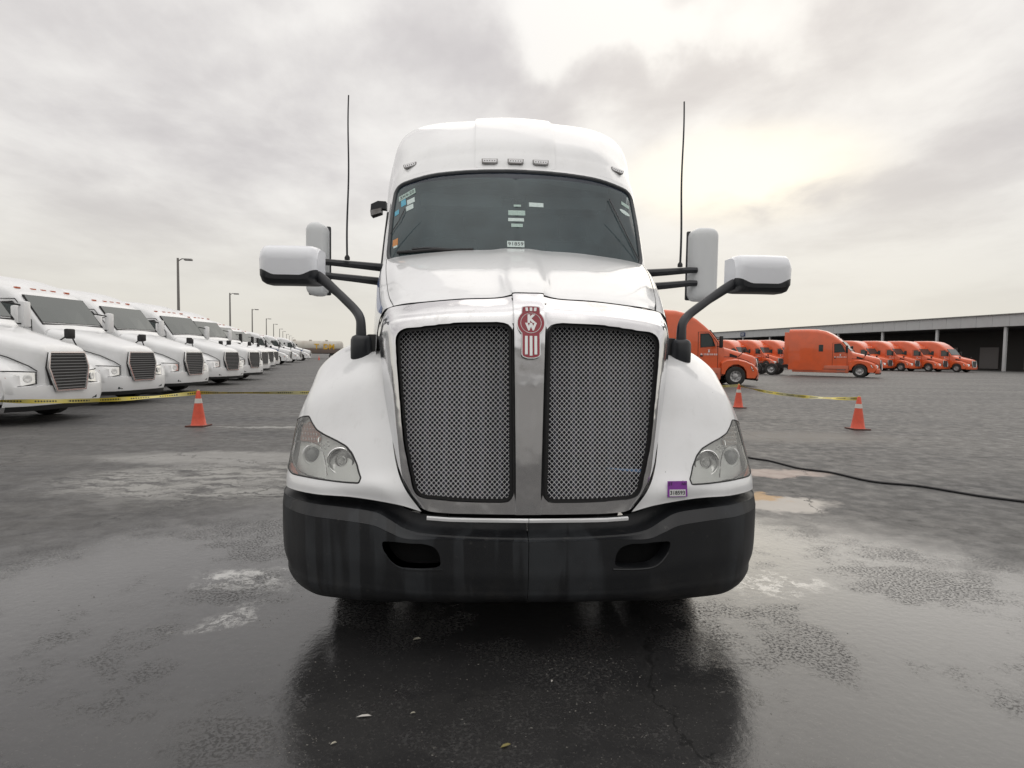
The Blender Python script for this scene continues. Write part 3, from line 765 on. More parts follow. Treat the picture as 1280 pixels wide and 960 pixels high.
# --- bumper --------------------------------------------------------------
hB = [.0015, .20, .40, .52, .60, .67, .75, .90, 1.08, 1.22, 1.30, 1.325, 1.325]
yF = [0, .003, .015, .03, .045, .06, .08, .12, .19, .31, .45, .62, .85]
zT = [.618, .621, .627, .634, .652, .690, .722, .733, .736, .738, .742, .746, .746]
zB = [.274, .272, .268, .263, .258, .246, .243, .238, .232, .228, .235, .25, .26]
def brow(dy, fz, sh, zoff=0.0, dz=None):
    row = []
    for i in range(len(hB)):
        k = max(0, (hB[i]-1.0)/.325)
        zt, zb = zT[i], zB[i]; zz = zt+zoff if dz is None else zb+(zt-zb)*dz
        if zoff < -.02: zz = zt+zoff*min(1, .22+.78*max(0, (hB[i]-.45)/.25)) 
        row.append((hB[i]*(1-sh*k), yF[i]+dy*(1-.5*k), zz))
    return row
BUM = Patch([brow(.16, 0, .07, .060), brow(.125, 0, .055, .012), brow(.06, 0, .010, -.004), brow(.044, 0, .0, -.0), brow(.036, 0, 0, -.008),
 brow(.004, 0, 0, -.050), brow(.0, 0, 0, -.062), brow(0, 0, 0, dz=.66), brow(0, 0, .002, dz=.50), brow(.006, 0, .006, dz=.38), brow(.012, 0, .02, dz=.28),
 brow(.02, 0, .022, dz=.19), brow(.055, 0, .05, dz=.085), brow(.13, 0, .11, dz=.0), brow(.30, 0, .16, dz=-.03)], centre=False)
fixflip(BUM)
fog = [(476,676.6),(502,678),(529,679.5),(543,684),(549.5,693),(551.7,709),(530,710.5),(501,709),(490.5,703),(481,692)]
fuv = smooth_loop(BUM.findpx(fog, -1), 80, rnd=.35)
for side, lab in ((1, None), (-1, None)):
    cut('bumper_shell', BUM, T, BUMPER, [fuv], step=.17, lip=.07, both=side)
seam('fog_opening_edge', BUM, smooth_loop(BUM.findpx([(480,691),(490,703.5),(501,710),(530,712.5),(553,712)], -1), 40, closed=False), .0045, BUMPER, off=.001)
bk = MB(); bk.box((-.85, .20, .30), (.85, .22, .60)); bk.build('bumper_backing', VOID, T, False)
fl = MB()
for k in range(3): fl.lathe([(.001, .0), (.014, .004), (.02, .012), (.02, .03)], 12, frame((.50+k*.055, .11, .44), (1, 0, 0), (0, -1, 0)))
fl.build('fog_lamp_cluster', STEEL, T)
MB().box((.43, .12, .405), (.64, .15, .43), .004).build('fog_bracket', CHASSIS, T)

# --- cab front with the windshield -------------------------------------------
CABF = Patch([
 [(0,1.915+.03,2.965),(.35,1.965,2.96),(.65,2.015,2.945),(.85,2.095,2.92),(.965,2.17,2.885),(1.025,2.26,2.83),(1.052,2.42,2.78)],
 [(0,1.885,2.885),(.35,1.905,2.88),(.65,1.96,2.865),(.85,2.045,2.845),(.962,2.12,2.815),(1.02,2.22,2.77),(1.05,2.40,2.74)],
 [(0,1.77,2.71),(.35,1.79,2.705),(.65,1.85,2.69),(.86,1.94,2.67),(.972,2.03,2.65),(1.025,2.15,2.62),(1.052,2.36,2.60)],
 [(0,1.60,2.45),(.35,1.62,2.445),(.65,1.68,2.43),(.86,1.77,2.42),(.972,1.86,2.41),(1.022,1.98,2.40),(1.047,2.22,2.39)],
 [(0,1.44,2.20),(.35,1.46,2.195),(.65,1.53,2.185),(.86,1.62,2.175),(.965,1.70,2.17),(1.015,1.82,2.165),(1.038,2.05,2.16)],
 [(0,1.41,2.12),(.35,1.43,2.12),(.65,1.50,2.11),(.86,1.59,2.10),(.965,1.67,2.10),(1.012,1.79,2.10),(1.034,2.02,2.10)]])
fixflip(CABF)
wsx = [(0, 2.922), (.35, 2.915), (.65, 2.895), (.85, 2.87), (.955, 2.835), (.965, 2.60), (.955, 2.35), (.947, 2.155), (.65, 2.165), (.35, 2.175), (0, 2.18)]
_r = [wsx[i] for i in (1, 2, 4, 5, 6, 7, 8, 9)]
_f = [wsx[0]]+_r+[wsx[10]]+[(-h, z_) for h, z_ in _r[::-1]]
_w = [q for q in smooth_loop(_f, 400, rnd=.09) if q[0] > .006]
wuv = CABF.find3(_w, (0, 2)); wuv[:, 0] = np.clip(wuv[:, 0], 0, None)
top = [q for q in wuv if True]
def half_outline(shr):
    o = []
    for h, zz in _w: o.append((h, zz))
    return o
# cab face: region outside the glass = strip between outline and patch edge (u up to 6, v 0..5)
sel = [i for i in range(len(_w)) if _w[i][0] > .004]
k0 = sel[0]; arc = np.array([wuv[i] for i in sel])
# make sure the arc starts at the top centre and ends at the bottom centre
if arc[0][1] > arc[-1][1]: arc = arc[::-1]
vt, vb = CABF.find3([(0, 2.922)], (0, 2))[0][1], CABF.find3([(0, 2.18)], (0, 2))[0][1]
outer_cab = [(0, vt)]+[(0, y) for y in np.linspace(vt, 0, 5)[1:]]+[(x, 0) for x in np.linspace(0, 6, 40)[1:]]+[(6, y) for y in np.linspace(0, 5, 40)[1:]]+[(x, 5) for x in np.linspace(6, 0, 40)[1:]]+[(0, y) for y in np.linspace(5, vb, 5)[1:]]+[tuple(q) for q in arc[::-1]]
cab = cut('cab_front', CABF, T, WHITE, [], outer=outer_cab, step=.12)
glass_out = [(0, vt)]+[tuple(q) for q in arc]+[(0, vb)]
ws = cut('windshield', CABF, T, GLASS, [], outer=glass_out, step=.15, off=.0)
band = [(0, vt)]+[tuple(q) for q in arc if q[1] < vt+.62]
cut('sun_band', CABF, T, SUNBAND, [], outer=band+[(0, vt+.62)], step=.15, off=.0006)
wg = MB()
full = [(0, vt)]+[tuple(q) for q in arc]+[(0, vb)]
P_r = list(onp(CABF, full, 1, .002)); P_l = list(onp(CABF, full, -1, .002))[::-1]
wg.tube([p for p in P_r+P_l[1:-1]], .017, 8, True, flat=1.0)
wg.build('windshield_gasket', mat('gasket_grey_black', (.045, .05, .055), .5), T)

# cab sides, doors
for side in (1, -1):
    mb = MB(); secs = []
    for zz, x in ((.95, 1.035), (1.5, 1.04), (2.1, 1.034), (2.16, 1.04), (2.6, 1.053), (2.8, 1.052)):
        yf = {.95: 1.80, 1.5: 1.80, 2.1: 2.02, 2.16: 2.05, 2.6: 2.36, 2.8: 2.42}[zz]
        secs.append([(side*x, yf, zz), (side*(x+.012), (yf+2.95)/2, zz), (side*(x+.02), 2.98, zz)])
    mb.loft(secs, cap=False)
    door = mb.build('door', WHITE, T)
    MB().loft([[(side*1.058, 2.15, 2.2), (side*1.06, 2.85, 2.2)], [(side*1.072, 2.45, 2.68), (side*1.075, 2.85, 2.70)]], cap=False).build('side_window', DKGLASS, door, False)
    MB().tube([(side*1.050, 1.93, 2.0), (side*1.058, 2.02, 2.16), (side*1.068, 2.24, 2.46), (side*1.074, 2.42, 2.70)], .012, 6, flat=1).build('window_seal', RUBBER, door)
    # lower cab and steps
    MB().loft([[(side*1.0, 1.95, .40), (side*1.05, 1.95, .95)], [(side*1.02, 3.0, .38), (side*1.07, 3.0, .95)]], cap=False).build('step_panel', WHITE, T)

# --- roof and sleeper ------------------------------------------------------
def rrow(l): return l
ROOF = Patch([
 [(0,1.945,2.965),(.30,1.96,2.962),(.33,1.965,2.958),(.65,2.015,2.945),(.85,2.095,2.92),(.965,2.17,2.885),(1.025,2.26,2.83),(1.052,2.42,2.78),(1.06,2.6,2.70)],
 [(0,2.02,3.10),(.30,2.04,3.095),(.335,2.045,3.085),(.65,2.10,3.07),(.85,2.185,3.03),(.975,2.27,2.98),(1.04,2.38,2.90),(1.066,2.55,2.82),(1.075,2.7,2.70)],
 [(0,2.15,3.28),(.305,2.17,3.275),(.34,2.18,3.26),(.65,2.23,3.24),(.86,2.32,3.18),(.99,2.42,3.10),(1.055,2.54,2.99),(1.083,2.7,2.86),(1.09,2.8,2.70)],
 [(0,2.47,3.53),(.31,2.49,3.525),(.345,2.50,3.508),(.65,2.55,3.490),(.87,2.62,3.45),(1.02,2.70,3.37),(1.09,2.80,3.23),(1.115,2.92,3.00),(1.12,3.02,2.70)],
 [(0,2.98,3.752),(.315,3.0,3.742),(.35,3.01,3.724),(.66,3.03,3.705),(.88,3.07,3.672),(1.04,3.12,3.60),(1.12,3.20,3.46),(1.185,3.23,3.12),(1.22,3.24,2.70)],
 [(0,3.6,3.875),(.32,3.6,3.865),(.355,3.6,3.85),(.67,3.6,3.83),(.92,3.6,3.80),(1.10,3.6,3.72),(1.19,3.6,3.56),(1.25,3.52,3.2),(1.28,3.48,2.70)],
 [(0,4.4,3.93),(.32,4.4,3.92),(.355,4.4,3.91),(.70,4.4,3.89),(.95,4.4,3.85),(1.13,4.4,3.76),(1.22,4.4,3.58),(1.27,4.4,3.2),(1.28,4.4,2.70)],
 [(0,5.2,3.94),(.32,5.2,3.93),(.355,5.2,3.92),(.70,5.2,3.90),(.95,5.2,3.86),(1.13,5.2,3.77),(1.22,5.2,3.59),(1.27,5.2,3.2),(1.28,5.2,2.70)]])
fixflip(ROOF); 
if ROOF.nrm([0.], [3.])[0][2] < 0: ROOF.flip = not ROOF.flip; ROOF.dense = None
roof = grid('roof_fairing', ROOF, T, WHITE, us=np.concatenate([np.linspace(0, 1, 8), np.linspace(1, 2, 9)[1:], np.linspace(2, 8, 48)[1:]]), nv=70)
for side in (1, -1):
    MB().loft([[(side*1.055, 2.95, .95), (side*1.073, 2.95, 2.72)], [(side*1.15, 3.10, .95), (side*1.16, 3.10, 2.72)], [(side*1.25, 3.30, .95), (side*1.255, 3.34, 2.72)], [(side*1.28, 3.6, .95), (side*1.28, 3.6, 2.72)], [(side*1.28, 5.2, .95), (side*1.28, 5.2, 2.72)]], cap=False).build('sleeper_side', WHITE, T)
    MB().box((side*1.24, 5.21, 1.1), (side*1.27, 5.65, 3.15), .01).build('side_extender', WHITE, T)
    MB().loft([[(side*1.08, 3.0, .30), (side*1.10, 3.0, .97)], [(side*1.22, 3.4, .30), (side*1.225, 3.4, .97)], [(side*1.22, 5.6, .30), (side*1.225, 5.6, .97)]], cap=False).build('side_skirt', WHITE, T)
bw = MB(); pr = [(-1.22, 2.7), (-1.22, 3.1), (-1.2, 3.46), (-1.12, 3.67), (-.95, 3.82), (-.7, 3.89), (0, 3.94), (.7, 3.89), (.95, 3.82), (1.12, 3.67), (1.2, 3.46), (1.22, 3.1), (1.22, 2.7), (1.22, .95), (-1.22, .95)]
bw.add([(a, 5.2, b) for a, b in pr], [tuple(range(len(pr)))]); bw.build('sleeper_back', WHITE, T, False)

# marker lights on the brow
for (px, py, rot) in ((612, 202.5, 0), (643.5, 203, 0), (676, 204.5, 0), (513, 208, R(8)), (771, 214.5, R(-10))):
    side = 1 if px > 643 else -1
    if px == 643.5: side = 1
    uv = ROOF.findpx([(px, py)], side)[0]; P = onp(ROOF, uv, side, .002)[0]; N_ = onp(ROOF, uv, side, .002)[0]-onp(ROOF, uv, side, -1)[0]
    N_ = N_/np.linalg.norm(N_)+np.array([0, -1.1, .1]); P = P+np.array([0, -.012, 0])
    M = frame(P, (math.cos(rot), 0, math.sin(rot)), N_)
    wd, hd = (.064, .021) if abs(px-643) < 60 else (.056, .020)
    fr = MB().prism([(-wd, hd), (wd, hd), (wd*.97, -hd*.4), (wd*.72, -hd), (-wd*.72, -hd), (-wd*.97, -hd*.4)], M @ Matrix.Translation((0, 0, -.012)), .018).build('marker_light', STEEL, T, False)
    MB().prism([(-wd*.86, hd*.72), (wd*.86, hd*.72), (wd*.84, -hd*.3), (wd*.68, -hd*.62), (-wd*.68, -hd*.62), (-wd*.84, -hd*.3)], M @ Matrix.Translation((0, 0, .0062)), .004).build('lens', mat('marker_lens', (.85, .85, .86), .2, 0, .5), fr, False)
    dots = MB()
    for k in range(5): dots.lathe([(.0042, .0105), (.0036, .0125), (.0001, .0126)], 8, M @ Matrix.Translation((-wd*.62+k*wd*.31, 0, 0)))
    dots.build('led_dots', INK, fr)

# --- interior ---------------------------------------------------------------
it = MB(); it.box((-1.035, 2.75, 1.3), (1.035, 2.78, 3.25)); back = it.build('sleeper_curtain', INTERIOR, T, False)
MB().box((-.95, 1.62, 1.9), (.95, 2.12, 2.10), .04).build('dashboard', INTERIOR2, T)
for x in (-.55, .55):
    st = MB().box((x-.25, 2.5, 1.9), (x+.25, 2.64, 2.52), .06).box((x-.13, 2.5, 2.54), (x+.13, 2.62, 2.74), .04)
    st.build('seat', INTERIOR2, T)
MB().tube([(.52+.22*math.cos(a), 2.12+.06*math.sin(a), 2.13+.20*math.sin(a)) for a in np.linspace(0, 2*math.pi, 30, endpoint=False)], .014, 6, True).build('steering_wheel', INTERIOR2, T)
MB().box((-.80, 2.16, 2.80), (.80, 2.75, 2.86), .02).build('headliner_console', mat('headliner', (.17, .18, .18), .8), T)
for a, b in ((-.76, -.1), (.1, .76)):
    MB().box((a, 2.10, 2.69), (b, 2.12, 2.79), .01).build('sun_visor', mat('visor', (.27, .29, .28), .8), T)

# --- things on the windshield -------------------------------------------------
def on_ws(px, py, side=None, off=.0008, xdir=(1, 0, 0)):
    side = side or (1 if px > 645 else -1)
    uv = CABF.findpx([(px, py)], side)[0]; P = onp(CABF, uv, side, off)[0]; n = onp(CABF, uv, side, 1)[0]-onp(CABF, uv, side, 0)[0]
    return frame(P, xdir, n)
def sticker(x0, y0, x1, y1, m, sk=0.0, label=None):
    c = on_ws((x0+x1)/2, (y0+y1)/2, xdir=(1, 0, sk)); sc = 4.65/F
    w_, h_ = (x1-x0)/2*sc, (y1-y0)/2*sc*1.13
    s = MB().prism([(-w_, -h_), (w_, -h_), (w_, h_), (-w_, h_)], c, .0008).build('windshield_sticker', m, ws, False)
    if label: s['label'] = label
    return s, c @ Matrix.Translation((0, 0, .0013))
s_, M_ = sticker(497, 240, 521, 248, STKG, .22, 'pale number decal'); text('decal_digits', '3X4-20', .044, M_, INK, ws, .001)
sticker(501, 249, 508, 259, STKB, .18); sticker(493, 262.5, 499.5, 270, STKB, .12)
sticker(508.5, 247.5, 519, 255, STKW, .18); sticker(507.5, 255.5, 517.5, 263, STKW, .18)
sticker(490.5, 298.5, 498, 308, STKO, .05); sticker(491.5, 307, 497, 310, STKW, .05)
sticker(662, 253, 679, 259, STKW, 0); s_, M_ = sticker(635, 301, 654, 309, STKW, 0, 'number tag above the hood'); text('tag_digits', '91859', .045, M_, INK, ws, .001)
sticker(635.5, 263, 655, 270, STKG); sticker(636, 272.5, 654, 277, STKW); sticker(639, 279.5, 652, 284, STKG)
sticker(642.5, 255.5, 651, 258.5, STKG)
sticker(775, 254, 788, 259.5, STKG, -.12)
c = on_ws(781, 266, xdir=(1, 0, -.2)); MB().prism([(math.cos(a)*.05, math.sin(a)*.024) for a in np.linspace(0, 2*math.pi, 20, endpoint=False)], c, .0015).build('windshield_sticker', STKW, ws, False)
mir = MB()
for dx in (-.05, .04): mir.box((dx-.03, 1.97, 2.70), (dx+.035, 2.0, 2.735), .008)
mir.build('dash_camera', INTERIOR2, T)
# wipers, and thin dark lines across the glass
def glass_tube(pts, r=.006):
    P = [on_ws(px, py, side, .012).translation for px, py, side in pts]
    return MB().tube(P, r, 6)
glass_tube([(498, 316.5, -1), (520, 315, -1), (545, 313.5, -1), (560, 313.8, -1), (592, 313.2, -1)], .011).build('wiper_blade', RUBBER, T)
glass_tube([(516, 312.5, -1), (535, 311.5, -1), (552, 312, -1), (566, 314, -1)], .009).build('wiper_arm', BLACK, T)
glass_tube([(487.5, 297, -1), (500, 277, -1), (507, 262, -1)], .0035).build('dark_glass_line', BLACK, T)  # this and the next: thin dark lines drawn on the glass as tubes
glass_tube([(760.5, 250, 1), (778, 286, 1), (797, 325, 1)], .004).build('dark_glass_line', BLACK, T)

# --- emblem -------------------------------------------------------------------
P0 = SUR.ev([0.], [2.05])[0]; P1 = SUR.ev([0.], [2.75])[0]; P2 = SUR.ev([0.], [1.25])[0]
upv = Vector(P2-P1).normalized(); nrm = Vector((1, 0, 0)).cross(upv); nrm = nrm if nrm.y < 0 else -nrm
c = np.array(at(662, 404.5, .17)); EM = Matrix(((1, 0, 0), tuple(upv), tuple(nrm))).transposed().to_4x4()
EM.translation = Vector((.004, .150, c[2]))
def shape(o):
    pts = []
    for a in np.linspace(R(-49), R(49), 14): pts.append(((.065+o)*math.cos(a), (.065+o)*math.sin(a)))
    pts += [(.043+o, .062), (.041+o, .078+o)]
    pts += [(math.sin(a)*(.041+o), .078+o+.006*math.cos(a)) for a in np.linspace(R(70), R(-70), 7)]
    pts += [(-.041-o, .078+o), (-.043-o, .062)]
    for a in np.linspace(R(131), R(229), 14): pts.append(((.065+o)*math.cos(a), (.065+o)*math.sin(a)))
    pts += [(-.042-o, -.062), (-.042-o, -.158), (-.035-o*.7, -.167-o*.6), (-.015, -.173-o), (.015, -.173-o), (.035+o*.7, -.167-o*.6), (.042+o, -.158), (.042+o, -.062)]
    return pts
def ear(name, pts, z0, d, m, parent):
    from mathutils.geometry import tessellate_polygon
    tri = tessellate_polygon([[Vector((a, b, 0)) for a, b in pts]]); n = len(pts)
    V = [(EM @ Vector((a, b, z0)))[:] for a, b in pts]+[(EM @ Vector((a, b, z0+d)))[:] for a, b in pts]
    Fc = [tuple(n+i for i in t) for t in tri]+[(i, (i+1) % n, n+(i+1) % n, n+i) for i in range(n)]
    bm = bmesh.new(); vs = [bm.verts.new(v) for v in V]
    for f in Fc: bm.faces.new([vs[i] for i in f])
    bmesh.ops.recalc_face_normals(bm, faces=bm.faces); me = bpy.data.meshes.new(name); bm.to_mesh(me); bm.free(); me.materials.append(m)
    return link(bpy.data.objects.new(name, me), parent)
emb = ear('emblem', shape(.004), -.006, .012, SILVER, T)
ear('emblem_face', shape(0), .0061, .002, RED, emb)
MB().tube([EM @ Vector((.050*math.cos(a), .050*math.sin(a), .0082)) for a in np.linspace(0, 2*math.pi, 40, endpoint=False)], .0014, 6, True).build('emblem_ring', SILVER, emb)
text('emblem_letter', 'K', .052, EM @ Matrix.Translation((0, .019, .0088)), SILVER, emb, .002, .0035)
text('emblem_letter', 'W', .046, EM @ Matrix.Translation((0, -.021, .0088)), SILVER, emb, .002, .0035)
for x in (-.023, 0, .023):
    MB().prism([(x-.0065, -.158-.006*(x == 0)), (x+.0065, -.158-.006*(x == 0)), (x+.0065, -.066), (x-.0065, -.066)], EM @ Matrix.Translation((0, 0, .0081)), .002).build('emblem_bar', SILVER, emb, False)
    MB().prism([(x*.85-.006, .060), (x*.85+.006, .060), (x*.95+.006, .078), (x*.95-.006, .078)], EM @ Matrix.Translation((0, 0, .0081)), .002).build('emblem_bar', SILVER, emb, False)

# purple inspection sticker on the fender beside the grille
uv = FEN.findpx([(846.5, 611.5)], 1)[0]; P = onp(FEN, uv, 1, .003)[0]; n = onp(FEN, uv, 1, 1)[0]-onp(FEN, uv, 1, 0)[0]
PM = frame(P, (1, 0, 0), Vector((n[0]*.7, n[1], n[2]*.3)))
st = MB().prism([(-.050, -.039), (.054, -.037), (.050, .041), (-.052, .041)], PM, .0015).build('inspection_sticker', PURPLE, T, False)
MB().prism([(-.040, -.035), (.044, -.034), (.043, -.001), (-.041, -.001)], PM @ Matrix.Translation((0, 0, .0016)), .001).build('sticker_panel', LETTER, st, False)
text('sticker_digits', '318593', .0265, PM @ Matrix.Translation((.001, -.018, .0032)), INK, st, .001, .0004)
text('sticker_letters', 'ST', .021, PM @ Matrix.Translation((-.036, .026, .0022)), INK, st, .001)
text('sticker_letters', 'NV', .021, PM @ Matrix.Translation((.036, .026, .0022)), INK, st, .001)

# --- mirrors -----------------------------------------------------------------------
def hood_mirror(side, x0, x1, zt, zb, y0):
    """x0 = inner edge, x1 = outer edge (distance from centre)"""
    root = None; n = 29; prof = None
    def sec(t):
        x = x0+(x1-x0)*t; e = min(1, math.sqrt(max(0, 1-(1-min(t, 1-t)/.14)**2)) if min(t, 1-t) < .14 else 1)
        e = max(.35, e) if t > .5 else max(.35, e)
        zc = (zt+zb)/2; hz = (zt-zb)/2*(.80+.20*e); top_, bot = zc+hz, zc-hz
        sw = zb+.082 if .17 < t < .83 else None
        k = max(0, 1-min(t, 1-t)/.30); swz = zb+.052+.036*(k*k*(3-2*k))
        dy = (1-e)*.05+.015*math.sin(math.pi*t)*-1
        y = y0+dy
        cap_ = [(y+.17, top_), (y+.10, top_+.001), (y+.05, top_-.004), (y+.018, top_-.025), (y+.002, top_-.065), (y, (top_+swz)/2), (y+.004, swz)]
        base = [(y+.004, swz), (y+.006, (swz+bot)/2), (y+.015, bot+.030), (y+.04, bot+.006), (y+.09, bot), (y+.17, bot+.002)]
        X = side*x
        return [(X, a, b) for a, b in cap_], [(X, a, b) for a, b in base]
    ts = [i/(n-1) for i in range(n)]; ts = [.5-.5*math.cos(math.pi*t) for t in ts]
    A = [sec(t) for t in ts]
    V1 = MB().loft([a[0] for a in A], cap=False); V2 = MB().loft([a[1] for a in A], cap=False)
    for e in (0, -1):
        c0, b0 = A[e]; V1.add(c0, [tuple(range(len(c0)))]); V2.add(b0, [tuple(range(len(b0)))]); V1.add([c0[0], c0[-1], b0[-1]], [(0, 1, 2)])
    base = V2.build('hood_mirror', BLACK, T)
    V1.build('mirror_cap', mat('mirror_cap_paint', (.80, .82, .86), .3, coat=.8, bump=(20, .1, .01)), base)
    MB().add([A[1][0][0], A[-2][0][0], A[-2][1][-1], A[1][1][-1]], [(0, 1, 2, 3)]).build('mirror_glass', DKGLASS, base, False)
    # arm
    zc = zb+.045
    bxa = .925; D = x0-bxa
    pts = smooth_loop([(side*(x0+.10), y0+.075, zc+.012), (side*(x0+.01), y0+.07, zc+.01), (side*(x0-.38*D), y0+.0, zc-.085),
        (side*(x0-.60*D), y0-.06, zc-.140), (side*(x0-.85*D), y0-.13, zc-.208), (side*(x0-.975*D), y0-.185, zc-.262), (side*(x0-D), y0-.20, zc-.33), (side*(x0-D), y0-.20, zc-.40)], 48, closed=False)
    nn = len(pts); rr = [.040-.014*min(1, i/(nn*.3)) if i < nn*.3 else .026+.010*max(0, (i-nn*.55)/(nn*.45)) for i in range(nn)]
    MB().tube(pts, rr, 10, flat=.8).build('mirror_arm', BLACK, base)
    bx = side*bxa; by = y0-.20
    b = MB().lathe([(.03, -.082), (.052, -.074), (.060, -.055), (.061, 0), (.060, .05), (.052, .068), (.034, .078), (.001, .08)], 20, Matrix.Translation((bx, by+.01, zc-.428)))
    b.build('mirror_base', BLACK, base)
    MB().box((side*.80, by+.0, zc-.50), (bx-side*.03, by+.16, zc-.345), .012).build('mirror_mount', RUBBER, base)
hood_mirror(-1, 1.235, 1.58, 2.135, 1.90, .85)
hood_mirror(1, 1.335, 1.692, 2.142, 1.905, .86)

def tall_mirror(side, x0, x1, zt, zb, y0, label=None):
    w_, secs = x1-x0, []
    for k in range(21):
        t = .5-.5*math.cos(math.pi*k/20); zz = zb+(zt-zb)*t; q = min(t, 1-t)
        e = math.sqrt(max(0, 1-(1-min(1, q/.11))**2)); ins = (1-e)*.06
        pr = []
        for a in np.linspace(0, math.pi, 13):
            cx_, cy_ = math.cos(a), math.sin(a)
            sx = math.copysign(abs(cx_)**.45, cx_); sy = abs(cy_)**.55
            pr.append((side*((x0+x1)/2+sx*(w_/2-ins)), y0+.13-sy*(.13-ins*.6), zz))
        secs.append(pr)
    hs_ = MB().loft(secs, cap=True).build('cab_mirror', mat('mirror_housing_grey', (.70, .72, .73), .4, coat=.3), T)
    MB().box((side*(x0-.008), y0+.12, zb+.01), (side*(x1+.004), y0+.15, zt-.01), .02).build('mirror_frame', BLACK, hs_)
    MB().add([(side*(x0+.015), y0+.1515, zb+.03), (side*(x1-.015), y0+.1515, zb+.03), (side*(x1-.015), y0+.1515, zt-.03), (side*(x0+.015), y0+.1515, zt-.03)], [(0, 1, 2, 3)]).build('mirror_glass', CHROME, hs_, False)
    for zz, dz in ((2.165, -.01), (2.065, -.02)):
        pts = [(side*1.02, y0+.16, zz+dz), (side*1.2, y0+.08, zz+dz*.5), (side*(x0-.02), y0+.0, zz), (side*(x0+.035), y0-.005, zz)]
        MB().tube(pts, [.032, .028, .024, .022], 8).build('mirror_arm', BLACK, hs_)
    return hs_
ml = tall_mirror(-1, 1.425, 1.585, 2.467, 1.92, 1.74)
mr = tall_mirror(1, 1.372, 1.592, 2.50, 1.935, 1.76)
for side, top_ in ((-1, (436, 119)), (1, (855, 127))):
    b0 = (434, 328) if side < 0 else (850, 334)
    a = at(*b0, 1.74); b = at(*top_, 1.72); a[2] = 2.185; pts = [a+(b-a)*t+np.array([.004*math.sin(t*9)*side, 0, 0]) for t in np.linspace(0, 1, 24)]
    o = MB().tube(pts, [.0085-.003*t for t in np.linspace(0, 1, 24)], 6).build('antenna', BLACK, T)
    MB().lathe([(.02, 0), (.02, .02), (.01, .035)], 10, Matrix.Translation(Vector(a)), cap=True).build('antenna_base', RUBBER, o)
# kerb-view mirror over the passenger window
km = MB().loft([[(-1.065, 2.25, 2.69), (-1.065, 2.25, 2.755), (-1.065, 2.32, 2.755), (-1.065, 2.32, 2.69)], [(-1.13, 2.24, 2.695), (-1.13, 2.24, 2.755), (-1.13, 2.32, 2.755), (-1.13, 2.32, 2.695)],
     [(-1.19, 2.23, 2.665), (-1.185, 2.23, 2.725), (-1.185, 2.32, 2.725), (-1.19, 2.32, 2.665)]]).build('kerb_mirror', BLACK, T)
MB().loft([[(-1.10, 2.222, 2.655), (-1.10, 2.222, 2.695), (-1.10, 2.31, 2.695), (-1.10, 2.31, 2.655)], [(-1.182, 2.21, 2.625), (-1.188, 2.21, 2.668), (-1.188, 2.31, 2.668), (-1.182, 2.31, 2.625)]]).build('mirror_cap', STEEL, km)

# --- wheels, frame ------------------------------------------------------------------
def wheel_parts(parent, x, y, r, wd, seg=32, dual=False, side=1):
    M = frame((x, y, r), (0, 1, 0), (side, 0, 0))
    h = wd/2
    t = MB().lathe([(r*.56, -h*.9), (r*.75, -h), (r*.93, -h*.95), (r, -h*.75), (r, h*.75), (r*.93, h*.95), (r*.75, h), (r*.56, h*.9), (r*.56, -h*.9)], seg, M)
    wheel = t.build('wheel', TYRE, parent)
    if seg > 20:
        gr = MB()
        for k in (-.45, -.15, .15, .45): gr.lathe([(r*1.001, wd*k-.005), (r*1.003, wd*k), (r*1.001, wd*k+.005)], seg, M)
        gr.build('tread_grooves', VOID, wheel)
    d = -.06 if dual else .0
    rim = MB().lathe([(r*.56, h*.9), (r*.52, h*.85), (r*.50, h*.3+d), (r*.30, h*.2+d), (r*.26, h*.55+d), (r*.15, h*.65+d), (.001, h*.65+d)], seg, M).build('rim', RIM, wheel)
    holes = MB()
    for k in range(8):
        q = 2*math.pi*k/8; holes.lathe([(r*.055, 0), (.0005, .002)], 8, M @ Matrix.Translation((r*.40*math.cos(q), r*.40*math.sin(q), h*.27+d)))
    holes.build('hand_holes', VOID, rim)
    return wheel
for side in (1, -1):
    wheel_parts(T, side*1.02, 1.28, .52, .28, side=side)
    for y in (6.1, 7.4):
        wheel_parts(T, side*1.05, y, .52, .26, dual=True, side=side); wheel_parts(T, side*.76, y, .52, .26, side=side)
    MB().box((side*.40, .35, .62), (side*.48, 8.2, .90), .01).build('frame_rail', CHASSIS, T)
    MB().lathe([(.001, 0), (.28, .01), (.30, .05), (.30, 1.35), (.28, 1.39), (.001, 1.4)], 24, frame((side*.85, 3.2, .68), (1, 0, 0), (0, 1, 0))).build('fuel_tank', STEEL, T)
MB().box((-.95, 1.2, .42), (.95, 1.36, .56), .03).build('front_axle', CHASSIS, T)
MB().box((-.6, .7, .5), (.6, 3.0, 1.5), .05).build('engine_block', CHASSIS, T)
MB().box((-.42, 6.2, .9), (.42, 7.2, 1.02), .03).build('fifth_wheel', CHASSIS, T)

# blue scrap caught in the mesh
P = at(785, 587.5, .165); M = frame(P, (1, 0, -.06), (0, -1, .1))
o = MB().prism([(-.115, .003), (-.04, -.003), (.06, -.008), (.095, -.005), (.10, .004), (.05, .008), (-.02, .005)], M, .004).build('plastic_scrap', mat('scrap_blue', (.10, .22, .42), .4), None, False)
o = tag(o, 'thin blue plastic sliver caught in the lower right of the chrome mesh grille', 'debris')
from mathutils import noise
